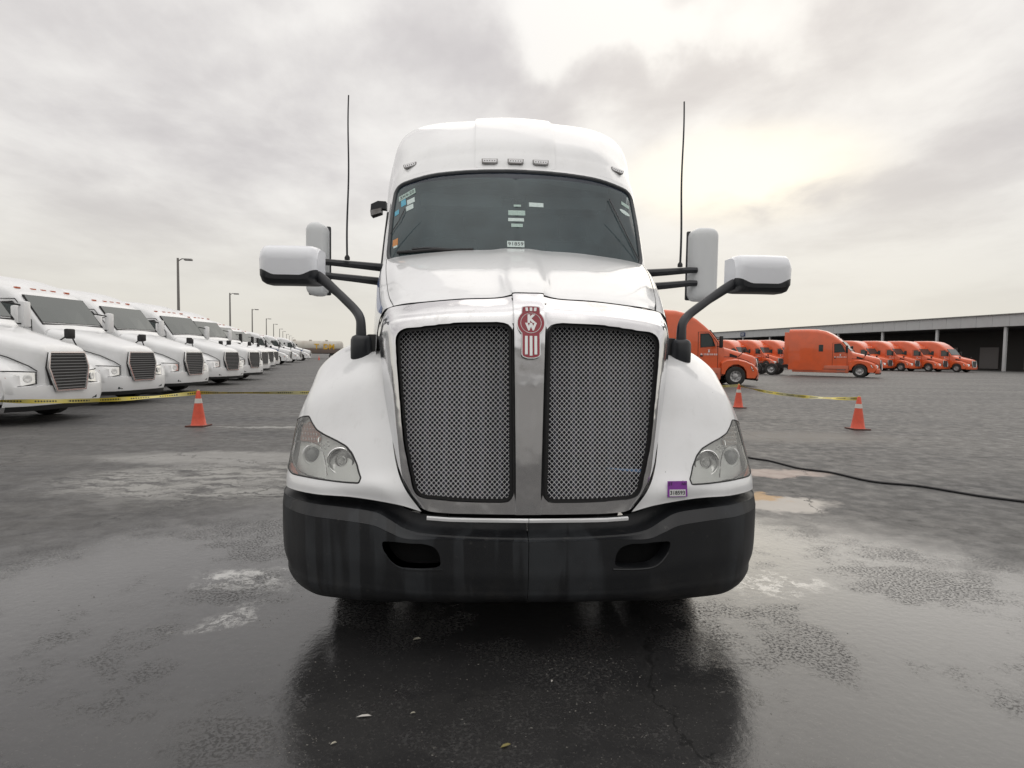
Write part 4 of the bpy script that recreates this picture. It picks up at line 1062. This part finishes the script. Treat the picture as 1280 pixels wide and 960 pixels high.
# ------------------------------------------------------------------ parked trucks
def rz_for(az):
    """rotation that points a thing's front (-Y) to azimuth az (degrees clockwise from +Y)"""
    return math.pi-R(az)
def section(s, w_, zt, zb, r, crown=.03):
    pts = [(-w_, s, zb), (-w_-.004, s, (zb+zt-r)/2), (-w_, s, zt-r)]
    for a in (R(30), R(60), R(90)): pts.append((-w_+r-r*math.cos(a), s, zt-r+r*math.sin(a)))
    pts.append((-w_*.4, s, zt+crown*.7)); pts.append((0, s, zt+crown)); 
    return pts+[(-a, b, c) for a, b, c in pts[:-1][::-1]]
def parked_truck(style, H):
    paint = {'white': BGWHITE, 'stripe': BGWHITE, 'orange': ORANGE}[style]
    t = empty('parked_truck')
    k = (H-3.0)
    hood = MB().loft([section(.07, .50, 1.40, .60, .10), section(.13, .57, 1.50, .62, .14), section(.30, .64, 1.575, .7, .18), section(.62, .72, 1.66, .9, .22), section(1.0, .80, 1.76, .9, .24), section(1.5, .91, 1.885, .9, .24), section(1.98, 1.0, 2.0, .9, .2)]).build('hood', paint, t)
    cabs = [section(1.93, 1.02, 1.98, .55, .14), section(2.10, 1.03, 2.16, .5, .14), section(2.40, 1.045, 2.52, .5, .15), section(2.66, 1.06, 2.83, .5, .18), section(2.95, 1.08, 2.98+.12*k, .5, .2), section(3.4, 1.12, 3.0+.5*k, .5, .25),
            section(3.9, 1.17, 3.0+.80*k, .5, .28), section(4.5, 1.21, 3.0+.96*k, .5, .3), section(5.2, 1.22, H, .5, .3), section(6.6, 1.22, H, .5, .3)]
    cab_ = MB().loft(cabs).build('cab_body', paint, t)
    # glass
    ws_ = MB().loft([[(x*.93, 2.06+.03*abs(x)-.015, 2.165) for x in (-1, -.5, 0, .5, 1)], [(x*.93, 2.38, 2.565) for x in (-1, -.5, 0, .5, 1)], [(x*.90, 2.63, 2.875) for x in (-1, -.5, 0, .5, 1)]], cap=False)
    ws_.build('windshield', DKGLASS, t, False)
    MB().tube([(-.95, 2.05, 2.11), (.95, 2.05, 2.11), (.92, 2.65, 2.86), (-.92, 2.65, 2.86)], .025, 5, True).build('windshield_seal', RUBBER, t)
    for sd_ in (1, -1):
        def X(y): return sd_*(np.interp(y, [1.93, 2.4, 2.95, 3.4, 3.9, 4.5], [1.028, 1.052, 1.088, 1.128, 1.178, 1.218])+.004)
        W = [(2.42, 2.05), (3.18, 1.98), (3.2, 2.66), (2.78, 2.68), (2.62, 2.5)]
        MB().add([(X(a)+sd_*.006, a, b) for a, b in W], [(0, 1, 2, 3, 4)]).build('side_window', DKGLASS, t, False)
        MB().tube([(X(a)+sd_*.004, a, b) for a, b in W], .022, 5, True).build('window_seal', RUBBER, t)
        D_ = [(2.25, .62), (3.30, .62), (3.32, 2.76), (2.72, 2.76), (2.28, 2.2)]
        MB().tube([(X(a)-sd_*.004, a, b) for a, b in D_], .012, 4, True).build('door_seam', VOID, t)
        MB().box((X(3.12)-.02, 3.05, 1.50), (X(3.12)+.02, 3.2, 1.57), .006).build('door_handle', RUBBER, t)
        MB().add([(X(a)+sd_*.006, a, b) for a, b in [(4.0, 2.05), (4.32, 2.05), (4.32, 2.6), (4.0, 2.6)]], [(0, 1, 2, 3)]).build('sleeper_window', DKGLASS, t, False)
        MB().box((sd_*1.19, 6.6, .95), (sd_*1.22, 6.95, H-.25), .01).build('side_extender', paint, t)
        # fender: side profile swept inwards
        prof = [(.30, .42), (.16, .62), (.20, .92), (.42, 1.12), (.85, 1.30), (1.35, 1.40), (1.85, 1.36), (2.1, 1.2), (2.1, .62)]
        arch = [(1.93, .60), (1.88, .78), (1.72, 1.0), (1.48, 1.12), (1.22, 1.12), (.98, 1.0), (.82, .78), (.78, .42)]
        fe = MB(); po = prof+arch; n = len(po); xs = [(sd_*.62, .0, .05), (sd_*.95, 0, .03), (sd_*1.12, .03, 0), (sd_*1.20, .12, -.06)]
        secs = []
        for x, dy, dz in xs:
            row = []
            for i, (a, b) in enumerate(po):
                if i < len(prof): row.append((x, a+dy*max(0, (1.0-a)), b+dz*(b > .9)))
                else: row.append((x, a, b))
            secs.append(row)
        V = [p for s_ in secs for p in s_]; Fc = []
        for q in range(3):
            for i in range(n-1): Fc.append((q*n+i, q*n+i+1, (q+1)*n+i+1, (q+1)*n+i))
        Fc.append(tuple(3*n+i for i in range(n))); Fc.append(tuple(range(n)))
        fe.add(V, Fc)
        fen_ = fe.build('fender', paint, t)
        hlp = MB().loft([[(sd_*.62, .155, 1.0), (sd_*.62, .155, .80)], [(sd_*.9, .20, 1.02), (sd_*.9, .165, .76)], [(sd_*1.12, .34, 1.03), (sd_*1.13, .25, .76)], [(sd_*1.212, .62, 1.02), (sd_*1.212, .50, .80)]], cap=False)
        hlp.build('headlight', REFL, t)
        MB().box((sd_*1.0, 2.12, .32), (sd_*1.17, 6.3, .93), .05).build('side_fairing', ORANGE2 if style == 'orange' else paint, t)
        MB().box((sd_*1.165, 2.3, .60), (sd_*1.178, 6.2, .63)).build('fairing_seam', VOID, t, False)
        MB().tube([(sd_*.615, .13, 1.03), (sd_*.64, .28, 1.13), (sd_*.74, .62, 1.30), (sd_*.83, 1.0, 1.42), (sd_*.93, 1.5, 1.50), (sd_*1.02, 1.95, 1.50)], .010, 4).build('hood_seam', VOID, t)
        MB().tube([(sd_*.62, .14, 1.01), (sd_*.9, .19, 1.03), (sd_*1.12, .33, 1.04), (sd_*1.213, .62, 1.03), (sd_*1.213, .50, .79), (sd_*1.13, .24, .75), (sd_*.9, .155, .75), (sd_*.62, .145, .79)], .010, 4, True).build('headlight_seal', VOID, t)
        hb_ = MB()
        for xx, yy in ((.80, .165), (1.0, .23)): hb_ = MB().lathe([(.075, 0), (.08, .015), (.06, .02), (.03, .012), (.001, .01)], 12, frame((sd_*xx, yy, .89), (1, 0, 0), (sd_*.25, -1, 0))).build('lamp_reflector', HOUSE, t)
        MB().loft([[(sd_*1.15, .26, .84), (sd_*1.15, .26, .92)], [(sd_*1.222, .5, .84), (sd_*1.222, .5, .92)]], cap=False).build('side_marker', AMBER, t, False)
        MB().box((sd_*.55, -.005+.06, .42), (sd_*.80, .14, .56), .02).build('fog_lamp', DKGLASS, t)
        MB().box((sd_*1.04, 2.35, .55), (sd_*1.19, 2.95, .60), .01).box((sd_*1.04, 2.35, .38), (sd_*1.2, 2.95, .42), .01).build('step_treads', STEEL, t)['kind'] = 'stuff'
        # mirror
        mi_ = MB().box((sd_*1.36, 2.18, 1.95), (sd_*1.56, 2.34, 2.55), .05).build('mirror', RUBBER if style != 'white' else paint, t)
        MB().tube([(sd_*1.04, 2.35, 2.5), (sd_*1.4, 2.26, 2.45)], .02, 5).build('mirror_arm', RUBBER, mi_)
        MB().tube([(sd_*1.04, 2.3, 2.02), (sd_*1.4, 2.26, 2.03)], .02, 5).build('mirror_arm', RUBBER, mi_)
        hm_ = MB().box((sd_*1.12, .95, 1.72), (sd_*1.34, 1.05, 1.92), .03).build('hood_mirror', RUBBER, t)
        MB().tube([(sd_*.86, 1.15, 1.5), (sd_*1.14, 1.02, 1.74)], .018, 5).build('mirror_arm', RUBBER, hm_)
        wheel_parts(t, sd_*1.03, 1.35, .51, .28, 20, side=sd_)
        for y in (7.95, 9.25):
            wheel_parts(t, sd_*1.03, y, .51, .52, 20, True, sd_)
            MB().box((sd_*.78, y-.5, 1.08), (sd_*1.26, y+.5, 1.11), .01).build('wheel_guard', CHASSIS, t)
        MB().box((sd_*.75, 9.95, .35), (sd_*1.25, 9.98, 1.1)).build('mud_flap', CHASSIS, t, False)
        MB().box((sd_*.36, 2.0, .62), (sd_*.44, 10.0, .90)).build('frame_rail', CHASSIS, t)
        if style == 'stripe':
            z0 = lambda y: np.interp(y, [.25, 1.0, 2.0, 2.6, 5], [1.36, 1.60, 1.86, 1.92, 1.92])
            wx = lambda y: np.interp(y, [.25, .55, 1.0, 1.5, 1.98, 2.2, 2.9, 3.4], [.56, .668, .788, .908, 1.01, 1.045, 1.09, 1.13])+.010
            ys = list(np.linspace(.3, 3.2, 16)); st_ = MB()
            secs = [[(sd_*wx(y), y, z0(y)-.24 if y < 2 else z0(y)-.16), (sd_*wx(y), y, z0(y)-.10), (sd_*(wx(y)-.0), y, z0(y)-.07)] for y in ys]
            st_.loft(secs, cap=False).build('blue_stripe', BLUE, t)
        # hood air intake and badge
        MB().loft([[(sd_*.80, 1.02, 1.50), (sd_*.80, 1.02, 1.44)], [(sd_*.95, 1.62, 1.68), (sd_*.95, 1.62, 1.50)]], cap=False).build('hood_vent', RUBBER, t)
    bp_ = MB().loft([[(x, .02+.10*abs(x)**2.2+.14*(abs(x) > 1.1), .36) for x in (-1.2, -.9, -.5, 0, .5, .9, 1.2)], [(x, -.02+.10*abs(x)**2.2+.12*(abs(x) > 1.1), .55) for x in (-1.2, -.9, -.5, 0, .5, .9, 1.2)],
                       [(x, .0+.10*abs(x)**2.2+.12*(abs(x) > 1.1), .74) for x in (-1.2, -.9, -.5, 0, .5, .9, 1.2)], [(x, .25+.10*abs(x)**2.2, .78) for x in (-1.2, -.9, -.5, 0, .5, .9, 1.2)]], cap=False)
    bp_.build('bumper', paint if style != 'orange' else ORANGE, t)
    MB().loft([[(x, .03+.10*abs(x)**2.2+.13*(abs(x) > 1.1), .27) for x in (-1.17, -.9, -.5, 0, .5, .9, 1.17)], [(x, .0+.10*abs(x)**2.2+.13*(abs(x) > 1.1), .37) for x in (-1.17, -.9, -.5, 0, .5, .9, 1.17)]], cap=False).build('air_dam', RUBBER, t)
    MB().box((-.7, .05, .42), (.7, .10, .56)).build('bumper_vent', VOID, t, False)
    gp = [(-.36, .64), (.36, .64), (.50, 1.10), (.43, 1.40), (-.43, 1.40), (-.50, 1.10)]
    gy = lambda z_: -.03+(z_-.64)*.09
    gb = MB().add([(a, gy(b)-.0, b) for a, b in gp]+[(a, gy(b)+.25, b) for a, b in gp], [tuple(range(6))]+[(i, (i+1) % 6, 6+(i+1) % 6, 6+i) for i in range(6)]).build('grille', RUBBER, t, False)
    for q in range(12):
        zz = .69+q*.06; ww = np.interp(zz, [.64, 1.10, 1.40], [.36, .50, .43])-.03
        MB().box((-ww, gy(zz)-.02, zz-.008), (ww, gy(zz)+.0, zz+.008)).build('grille_bar', MATS.get('grille_bar_grey') or mat('grille_bar_grey', (.22, .225, .23), .4), gb, False)
    MB().tube([(a, gy(b)-.01, b) for a, b in gp], .028, 5, True).build('grille_frame', TRIM, gb)
    MB().add([(-1.1, .4, .35), (1.1, .4, .35), (1.1, 2.0, .35), (-1.1, 2.0, .35), (-1.0, .4, .9), (1.0, .4, .9), (1.0, 2.0, .9), (-1.0, 2.0, .9)], [(0, 1, 2, 3), (0, 1, 5, 4), (2, 3, 7, 6)]).build('under_tray', VOID, t, False)
    for x in (-.75, -.3, 0, .3, .75):
        yy = 2.97; MB().box((x-.07, yy-.02, 2.99+.12*k), (x+.07, yy+.05, 3.04+.12*k), .01).build('roof_marker', AMBER if style != 'orange' else LETTER, t)
    if style == 'orange':
        for sd_ in (1, -1):
            lg = MB(); M = frame((sd_*1.108, 2.75, 1.62), (0, -sd_*-1, 0), (sd_, 0, 0))
            for i, (wd, hd) in enumerate([(.06, .10), (.03, .10), (.05, .10), (.07, .09), (.05, .09), (.06, .09), (.05, .09), (.06, .09), (.05, .09)]):
                x = -.42+i*.10; lg.prism([(x, -hd/2), (x+wd, -hd/2), (x+wd*.8, hd/2), (x+.01, hd/2)], M, .004)
            lg.prism([(-.05, .10), (.05, .10), (.02, .2), (.07, .24), (-.07, .24), (-.02, .2)], M, .004)
            o = lg.build('door_lettering', LETTER, t, False); o['kind'] = 'stuff'
    return t
def copy_thing(o, parent=None):
    c = o.copy(); COL.objects.link(c); c.parent = parent
    for ch in list(o.children): copy_thing(ch, c)
    return c
def place(proto, px, D, az, label, group, first):
    o = proto if first else copy_thing(proto)
    o.location = far(px, D); o.rotation_euler = (0, 0, rz_for(az)); tag(o, label, 'truck', group)
    return o
pS = parked_truck('stripe', 3.45); pW = parked_truck('white', 3.5)
GL = 'white trucks parked in a row on the left'
rowL = [ # column of the front bumper, distance, heading, kind, label
 (86, 11.8, 95, 'W', 'closest white truck of the left row, cropped by the left edge of the view'),
 (178, 15.9, 99, 'W', 'second closest white truck of the left row, plain white hood'),
 (243, 19.8, 97, 'W', 'third closest white truck of the left row, just left of the yellow tape cone'),
 (290, 24.8, 101, 'W', 'white truck of the left row right where the yellow tape passes low before it'),
 (318, 29.0, 99, 'W', 'white truck with dark hood vent, fifth closest in the left row'),
 (331, 36.0, 94, 'S', 'blue striped white truck directly behind the one with the big headlight'),
 (338, 43.5, 98, 'S', 'second blue striped white truck in the tight group of the left row'),
 (345, 48.5, 94, 'S', 'last blue striped white truck of the tight group before the gap'),
 (364, 62.0, 82, 'S', 'white truck with blue stripe and clearly visible front wheel after the gap'),
 (376, 74.0, 82, 'S', 'white truck with blue stripe and greenish side window, second to last of the left row'),
 (388.5, 88.0, 80, 'S', 'farthest white truck of the left row, nose next to the old tank trailer')]
fs = {'W': True, 'S': True}
for px, D, az, kd, lab in rowL:
    place({'W': pW, 'S': pS}[kd], px, D, az, lab, GL, fs[kd]); fs[kd] = False
pO = parked_truck('orange', 3.9)
GR = 'orange trucks parked on the right'
rowR = [
 (941, 30.8, 93, 'big orange truck in side view with white door lettering, right behind the white fender'),
 (1101, 46, 130, 'orange truck with tall sleeper and bare rear wheels, standing before the far row'),
 (944, 78, 157, 'first orange truck of the far row, just past the nose of the side-on truck'),
 (975, 77, 157, 'orange truck in the far row above the bare rear wheels'),
 (1004, 76, 157, 'orange truck in the far row half hidden by the tall orange sleeper'),
 (1112, 74, 157, 'orange truck in the far row, fourth from the right end'),
 (1146, 73, 157, 'orange truck in the far row, third from the right end'),
 (1181, 72, 157, 'orange truck in the far row, second from the right end'),
 (1217, 71, 157, 'orange truck at the right end of the far row')]
for i, (px, D, az, lab) in enumerate(rowR): place(pO, px, D, az, lab, GR, i == 0)

# old tank trailer far away
def wheel_y(parent, x, y, r, wd):
    M = frame((x, y, r), (1, 0, 0), (0, 1, 0)); h = wd/2
    o = MB().lathe([(r*.5, -h), (r*.95, -h), (r, -h*.7), (r, h*.7), (r*.95, h), (r*.5, h)], 18, M).build('wheel', TYRE, parent)
    MB().lathe([(.001, -h*.4), (r*.3, -h*.5), (r*.5, -h*.9)], 18, M).build('rim', RIM, o)
def tank_trailer(px, D, az, lab):
    t = empty('tank_trailer', far(px, D), 0)
    t.rotation_euler = (0, 0, R(az))
    M = frame((-6.4, 0, 2.35), (0, 1, 0), (1, 0, 0))
    MB().lathe([(.01, 0), (.9, .0), (1.18, .25), (1.22, .6), (1.22, 12.3), (1.18, 12.6), (.9, 12.8), (.01, 12.8)], 24, M).build('tank', TANK, t)
    sk = MB().box((-6.2, -1.24, 1.05), (6.2, -1.05, 2.05), .05); sk.build('rusty_side_panel', RUST, t)
    for x in (-4, -2, 0, 2, 4): MB().lathe([(1.235, -.05), (1.245, 0), (1.235, .05)], 24, frame((x, 0, 2.35), (0, 1, 0), (1, 0, 0))).build('tank_hoop', TANK, t)
    for x in (-3.2, 0, 3.2): MB().lathe([(.001, 3.78), (.28, 3.76), (.3, 3.5)], 12, Matrix.Translation((x, 0, 0))).build('hatch', TANK, t)
    text('lettering', 'T  DM', 1.5, frame((3.1, -1.28, 2.35), (1, 0, 0), (0, -1, 0)), YELLOW, t, .02, .03)
    MB().box((-6.3, -.5, .95), (6.3, .5, 1.15)).build('frame_rail', CHASSIS, t)
    for x in (-5.4, -4.2, 4.4):
        for sd_ in (1, -1): wheel_y(t, x, sd_*1.0, .5, .3)
    MB().box((-.15, -.9, .1), (.15, -.75, 1.1)).build('landing_leg', STEEL, t)
    return tag(t, lab, 'trailer')
tank_trailer(388, 118, 2, 'long dull beige tank trailer with yellow letters beyond the last white truck')

# ------------------------------------------------------------------ light poles
def light_pole():
    t = empty('light_pole')
    MB().tube([(0, 0, 0), (0, 0, 5), (0, 0, 10)], [.16, .13, .10], 8).build('pole', POLE, t)
    a = MB().tube([(0, 0, 9.7), (.35, 0, 9.95), (.8, 0, 9.95)], .05, 6).build('bracket', POLE, t)
    MB().box((.55, -.2, 9.8), (1.25, .2, 9.98), .04).build('lamp_head', STEEL, t)
    MB().box((-.28, -.28, 0), (.28, .28, .5), .03).build('footing', CONC, t)
    return t
poles = [(224, 54.5, 'tallest light pole, standing behind the white trucks at the far left'), (288, 87, 'light pole behind the white trucks, second from the left'), (315.5, 120, 'light pole behind the white trucks, third from the left'),
 (333, 155, 'light pole in the middle of the shrinking pole row on the left'), (342, 186, 'fifth light pole of the left row, above the tight group of trucks'), (349.5, 227, 'sixth light pole of the left row, thin against the sky'),
 (353.5, 255, 'seventh light pole of the left row'), (358, 299, 'third farthest light pole of the left row'), (361.5, 330, 'second farthest light pole of the left row'), (365, 374, 'farthest and smallest light pole, above the last white trucks')]
pp = light_pole()
for i, (px, D, lab) in enumerate(poles):
    o = pp if i == 0 else copy_thing(pp); o.location = far(px, D); o.rotation_euler = (0, 0, R(10)); tag(o, lab, 'light pole', 'light poles along the left row')

# ------------------------------------------------------------------ warehouse on the right
A, B = Vector(far(866, 168)), Vector(far(1330, 74)); L = (B-A).length; ux = (B-A).normalized()
W = empty('warehouse', A, math.atan2(ux.y, ux.x)); tag(W, 'long open-fronted warehouse with pale fascia behind the orange trucks', 'building')
n_pan = 40
for i in range(n_pan):
    a = L*i/n_pan; b = L*(i+1)/n_pan
    if i == 0: pan = MB().box((.01, 0, 6.35), (L/n_pan-.02, .25, 8.0), .01).build('fascia_panel', CONC, W, False)
    else:
        o = pan.copy(); COL.objects.link(o); o.parent = W; o.location = (a, .0, 0)
MB().box((-.2, -.25, 8.0), (L+.2, 42, 8.12)).build('roof', STEEL, W, False)
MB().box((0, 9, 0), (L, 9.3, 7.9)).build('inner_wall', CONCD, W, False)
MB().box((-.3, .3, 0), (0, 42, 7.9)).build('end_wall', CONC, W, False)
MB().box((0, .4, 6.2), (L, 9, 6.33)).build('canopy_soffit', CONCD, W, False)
for i in range(9):
    x = L*(i+.25)/9; MB().box((x-.18, .30, 0), (x+.18, .62, 6.34), .02).build('column', CONC, W)
for i in range(14):
    x = L*(i+.5)/14; MB().box((x-1.5, 8.8, .2), (x+1.5, 8.98, 3.6), .02).build('dock_door', mat('dock_door_grey', (.16, .15, .15), .6) if i == 0 else MATS['dock_door_grey'], W)
# made-up second warehouse, unseen behind the camera, added for the chrome to reflect
W_added = empty('warehouse', (-42, -30, 0)); tag(W_added, 'grey warehouse wall added unseen behind the camera for the chrome to reflect', 'building')
MB().box((0, -12, 0), (84, 0, 7.6)).build('wall', mat('added_wall_grey', (.42, .42, .42), .6), W_added, False)
MB().box((-.3, -12.3, 7.6), (84.3, .3, 8.6)).build('fascia_panel', CONC, W_added, False)
for i in range(9): MB().box((3+i*9, .0, .3), (7+i*9, .06, 4.6), .02).build('dock_door', MATS['added_wall_grey'], W_added)
# navy sign on the fascia, column px 929
d = Vector(ray(929, 414)); d.z = 0; d.normalize(); rel = A-Vector((CAM[0], CAM[1], 0)); 
den_ = d.x*ux.y-d.y*ux.x; tt = (rel.x*ux.y-rel.y*ux.x)/den_; hit = Vector((CAM[0], CAM[1], 0))+d*tt; sx = (hit-A).dot(ux)
sg = MB().box((sx-.95, -.16, 6.62), (sx+.95, -.02, 7.62), .02).build('sign', SIGNB, W)
for z0, l in ((7.25, .72), (6.95, .6)):
    MB().box((sx-l, -.185, z0-.05), (sx+l, -.162, z0+.05)).build('sign_line', LETTER, sg, False)

# ------------------------------------------------------------------ cones and caution tape
def tape_fn(g, b, tc):
    uvn = g.n('ShaderNodeUVMap').outputs[0]; sp = g.n('ShaderNodeSeparateXYZ'); g.put(sp.inputs[0], uvn)
    fx = g.math('FRACT', g.math('MULTIPLY', sp.outputs[0], 2.2)); inx = g.math('MULTIPLY', g.math('GREATER_THAN', fx, .12), g.math('LESS_THAN', fx, .78))
    iny = g.math('MULTIPLY', g.math('GREATER_THAN', sp.outputs[1], .3), g.math('LESS_THAN', sp.outputs[1], .7))
    ch = g.math('GREATER_THAN', g.math('FRACT', g.math('MULTIPLY', sp.outputs[0], 26)), .35)
    ink = g.math('MULTIPLY', g.math('MULTIPLY', inx, iny), ch)
    nz = g.noise(tc, 1.5, 3)
    g.put(b.inputs['Base Color'], g.mix(ink, g.mix(g.ramp(nz, .4, .65), (.62, .50, .06), (.55, .52, .28)), (.05, .045, .03)))
YELLOWT = mat('yellow_caution_tape', (.62, .50, .06), .4, fn=tape_fn)
def cone():
    t = empty('traffic_cone')
    MB().box((-.18, -.18, 0), (.18, .18, .03), .012).build('base', mat('cone_base', (.10, .03, .02), .6), t)
    prof = lambda z_: .135-(z_-.03)*.155
    MB().lathe([(prof(.03)+.012, .03)]+[(prof(z_), z_) for z_ in (.05, .2, .35, .5, .68)]+[(.022, .70), (.001, .70)], 24).build('body', CONE, t)
    MB().lathe([(prof(z_)+.0025, z_) for z_ in (.455, .50, .545)], 24).build('reflective_band', CONEW, t)
    MB().lathe([(.034, .60), (.038, .62), (.034, .66), (.02, .712), (.001, .713)], 16).build('tape_knot', YELLOWT, t)
    return t
cones = [(247, 11.2, 'orange cone at the left holding up the yellow caution tape'), (924, 17.0, 'orange cone with white band near the front wheel of the big orange truck'), (1075, 12.2, 'orange cone at the right end of the yellow caution tape'), (398.5, 96, 'tiny far orange cone near the tank trailer')]
pc = cone()
for i, (px, D, lab) in enumerate(cones):
    o = pc if i == 0 else copy_thing(pc); o.location = far(px, D); tag(o, lab, 'traffic cone', 'orange traffic cones')
def tape(p0, p1, sag, label, tw=3):
    a = Vector(far(*p0)); b = Vector(far(*p1)); a.z = b.z = .655; n = 120; V = []; uvs = []; LL = (b-a).length
    side_ = (b-a).cross(Vector((0, 0, 1))).normalized()
    for i in range(n+1):
        t = i/n; p = a.lerp(b, t); p.z -= sag*4*t*(1-t); q = .55*math.sin(t*tw*7)+.5*math.sin(t*tw*2.3+1)
        wv2 = Vector((0, 0, math.cos(q)))+side_*math.sin(q); V += [p-wv2*.036, p+wv2*.036]
    o = mk('caution_tape', V, [(2*i, 2*i+2, 2*i+3, 2*i+1) for i in range(n)], YELLOWT)
    ul = o.data.uv_layers.new(name='UVMap')
    for lp in o.data.loops: ul.data[lp.index].uv = (lp.vertex_index//2/n*LL, lp.vertex_index % 2)
    return tag(o, label, 'caution tape', 'yellow caution tape between the cones')
tape(cones[0][:2], cones[1][:2], .06, 'yellow caution tape stretched behind the white truck from the left cone', 4)
tape(cones[1][:2], cones[2][:2], .10, 'yellow caution tape running right from the cone by the orange truck', 2)
tape((-60, 9.0), cones[0][:2], .08, 'yellow caution tape leaving the left cone towards the picture edge', 2)

# black hose on the ground at the right
pts = [ground(px, py) for px, py in ((905, 567), (942, 574), (962, 577), (985, 583), (1002, 587), (1040, 592), (1090, 603), (1150, 609), (1230, 622), (1330, 634))]
hp = smooth_loop([(p[0], p[1], .013) for p in pts], 90, closed=False)
tag(MB().tube(hp, .013, 8).build('hose', RUBBER), 'black hose lying across the wet ground to the right of the white truck', 'hose')

# ------------------------------------------------------------------ litter and stones on the wet asphalt
rnd = random.Random(4); gb_ = MB()
ic = [(0, 0, 1), (.9, 0, .1), (-.3, .85, 0), (-.5, -.7, .1), (.2, .1, -.5)]
def chip(x, y, s_, a, fl_):
    V = [(x+(p[0]*math.cos(a)-p[1]*math.sin(a))*s_*(1+.4*rnd.random()), y+(p[0]*math.sin(a)+p[1]*math.cos(a))*s_, max(-.002, p[2]*s_*fl_)) for p in ic]
    gb_.add(V, [(0, 1, 2), (0, 2, 3), (0, 3, 1), (1, 4, 2), (2, 4, 3), (3, 4, 1)])
for i in range(16000):
    if i < 9000: px, py = rnd.uniform(300, 980), 745+215*rnd.random()
    else: px, py = rnd.uniform(0, 1280), 470+330*rnd.random()**.7
    q = ground(px, py)
    if abs(q[0]) < 1.3 and q[1] > .1: continue
    cl_ = noise.noise(Vector((q[0]*1.7, q[1]*1.7, 0)))+.5*noise.noise(Vector((q[0]*5, q[1]*5, 3)))
    if rnd.random() > .06+1.9*max(0, cl_-.08): continue
    chip(q[0], q[1], rnd.choice((.0015, .002, .002, .003, .003, .005)), rnd.random()*6.3, .45)
def grav_fn(g, b, tc): g.put(b.inputs['Base Color'], g.mix(g.ramp(g.noise(tc, 30, 2), .4, .62), (.03, .03, .03), (.20, .19, .17)))
tag(gb_.build('gravel', mat('gravel_grey', (.2, .2, .18), .6, fn=grav_fn), None, False), 'fine loose grit on the wet asphalt', kind='stuff')
def leaf(px, py, l, w_, a, m, lab, cat_):
    q = ground(px, py); M = Matrix.Translation((q[0], q[1], .004)) @ Matrix.Rotation(a, 4, 'Z')
    V = [(-l, 0, 0), (-l*.3, w_, .004), (l*.5, w_*.7, .006), (l, 0, .001), (l*.4, -w_*.8, .004), (-l*.4, -w_*.7, .003)]
    o = mk('litter_scrap', [(M @ Vector(v))[:] for v in V], [(0, 1, 2, 3, 4, 5)], m, None, False)
    bm = bmesh.new(); bm.from_mesh(o.data); bmesh.ops.solidify(bm, geom=bm.faces[:], thickness=.002); bm.to_mesh(o.data); bm.free()
    return tag(o, lab, cat_)
PAP = mat('wet_paper', (.55, .53, .5), .5); DRY = mat('dry_leaf', (.22, .19, .07), .6); PAP2 = mat('pale_leaf', (.42, .40, .33), .5)
leaf(455, 897, .030, .006, .1, PAP, 'small white paper scrap on the dark wet ground, lower left of the truck', 'litter')
leaf(632, 934, .022, .007, .4, DRY, 'small yellowish leaf on the wet ground near the bottom centre', 'leaf')
leaf(417, 931, .012, .004, .5, PAP2, 'tiny pale leaf on the wet ground left of the white paper scrap', 'leaf')
leaf(516, 893, .011, .003, .2, PAP2, 'tiny pale sliver right of the white paper scrap on the wet ground', 'litter')
leaf(521, 800, .02, .007, .3, PAP2, 'pale leaf on the wet ground under the left bumper half', 'leaf')
leaf(690, 853, .006, .004, .9, PAP, 'speck of white paper on the wet ground in front of the middle of the truck', 'litter')
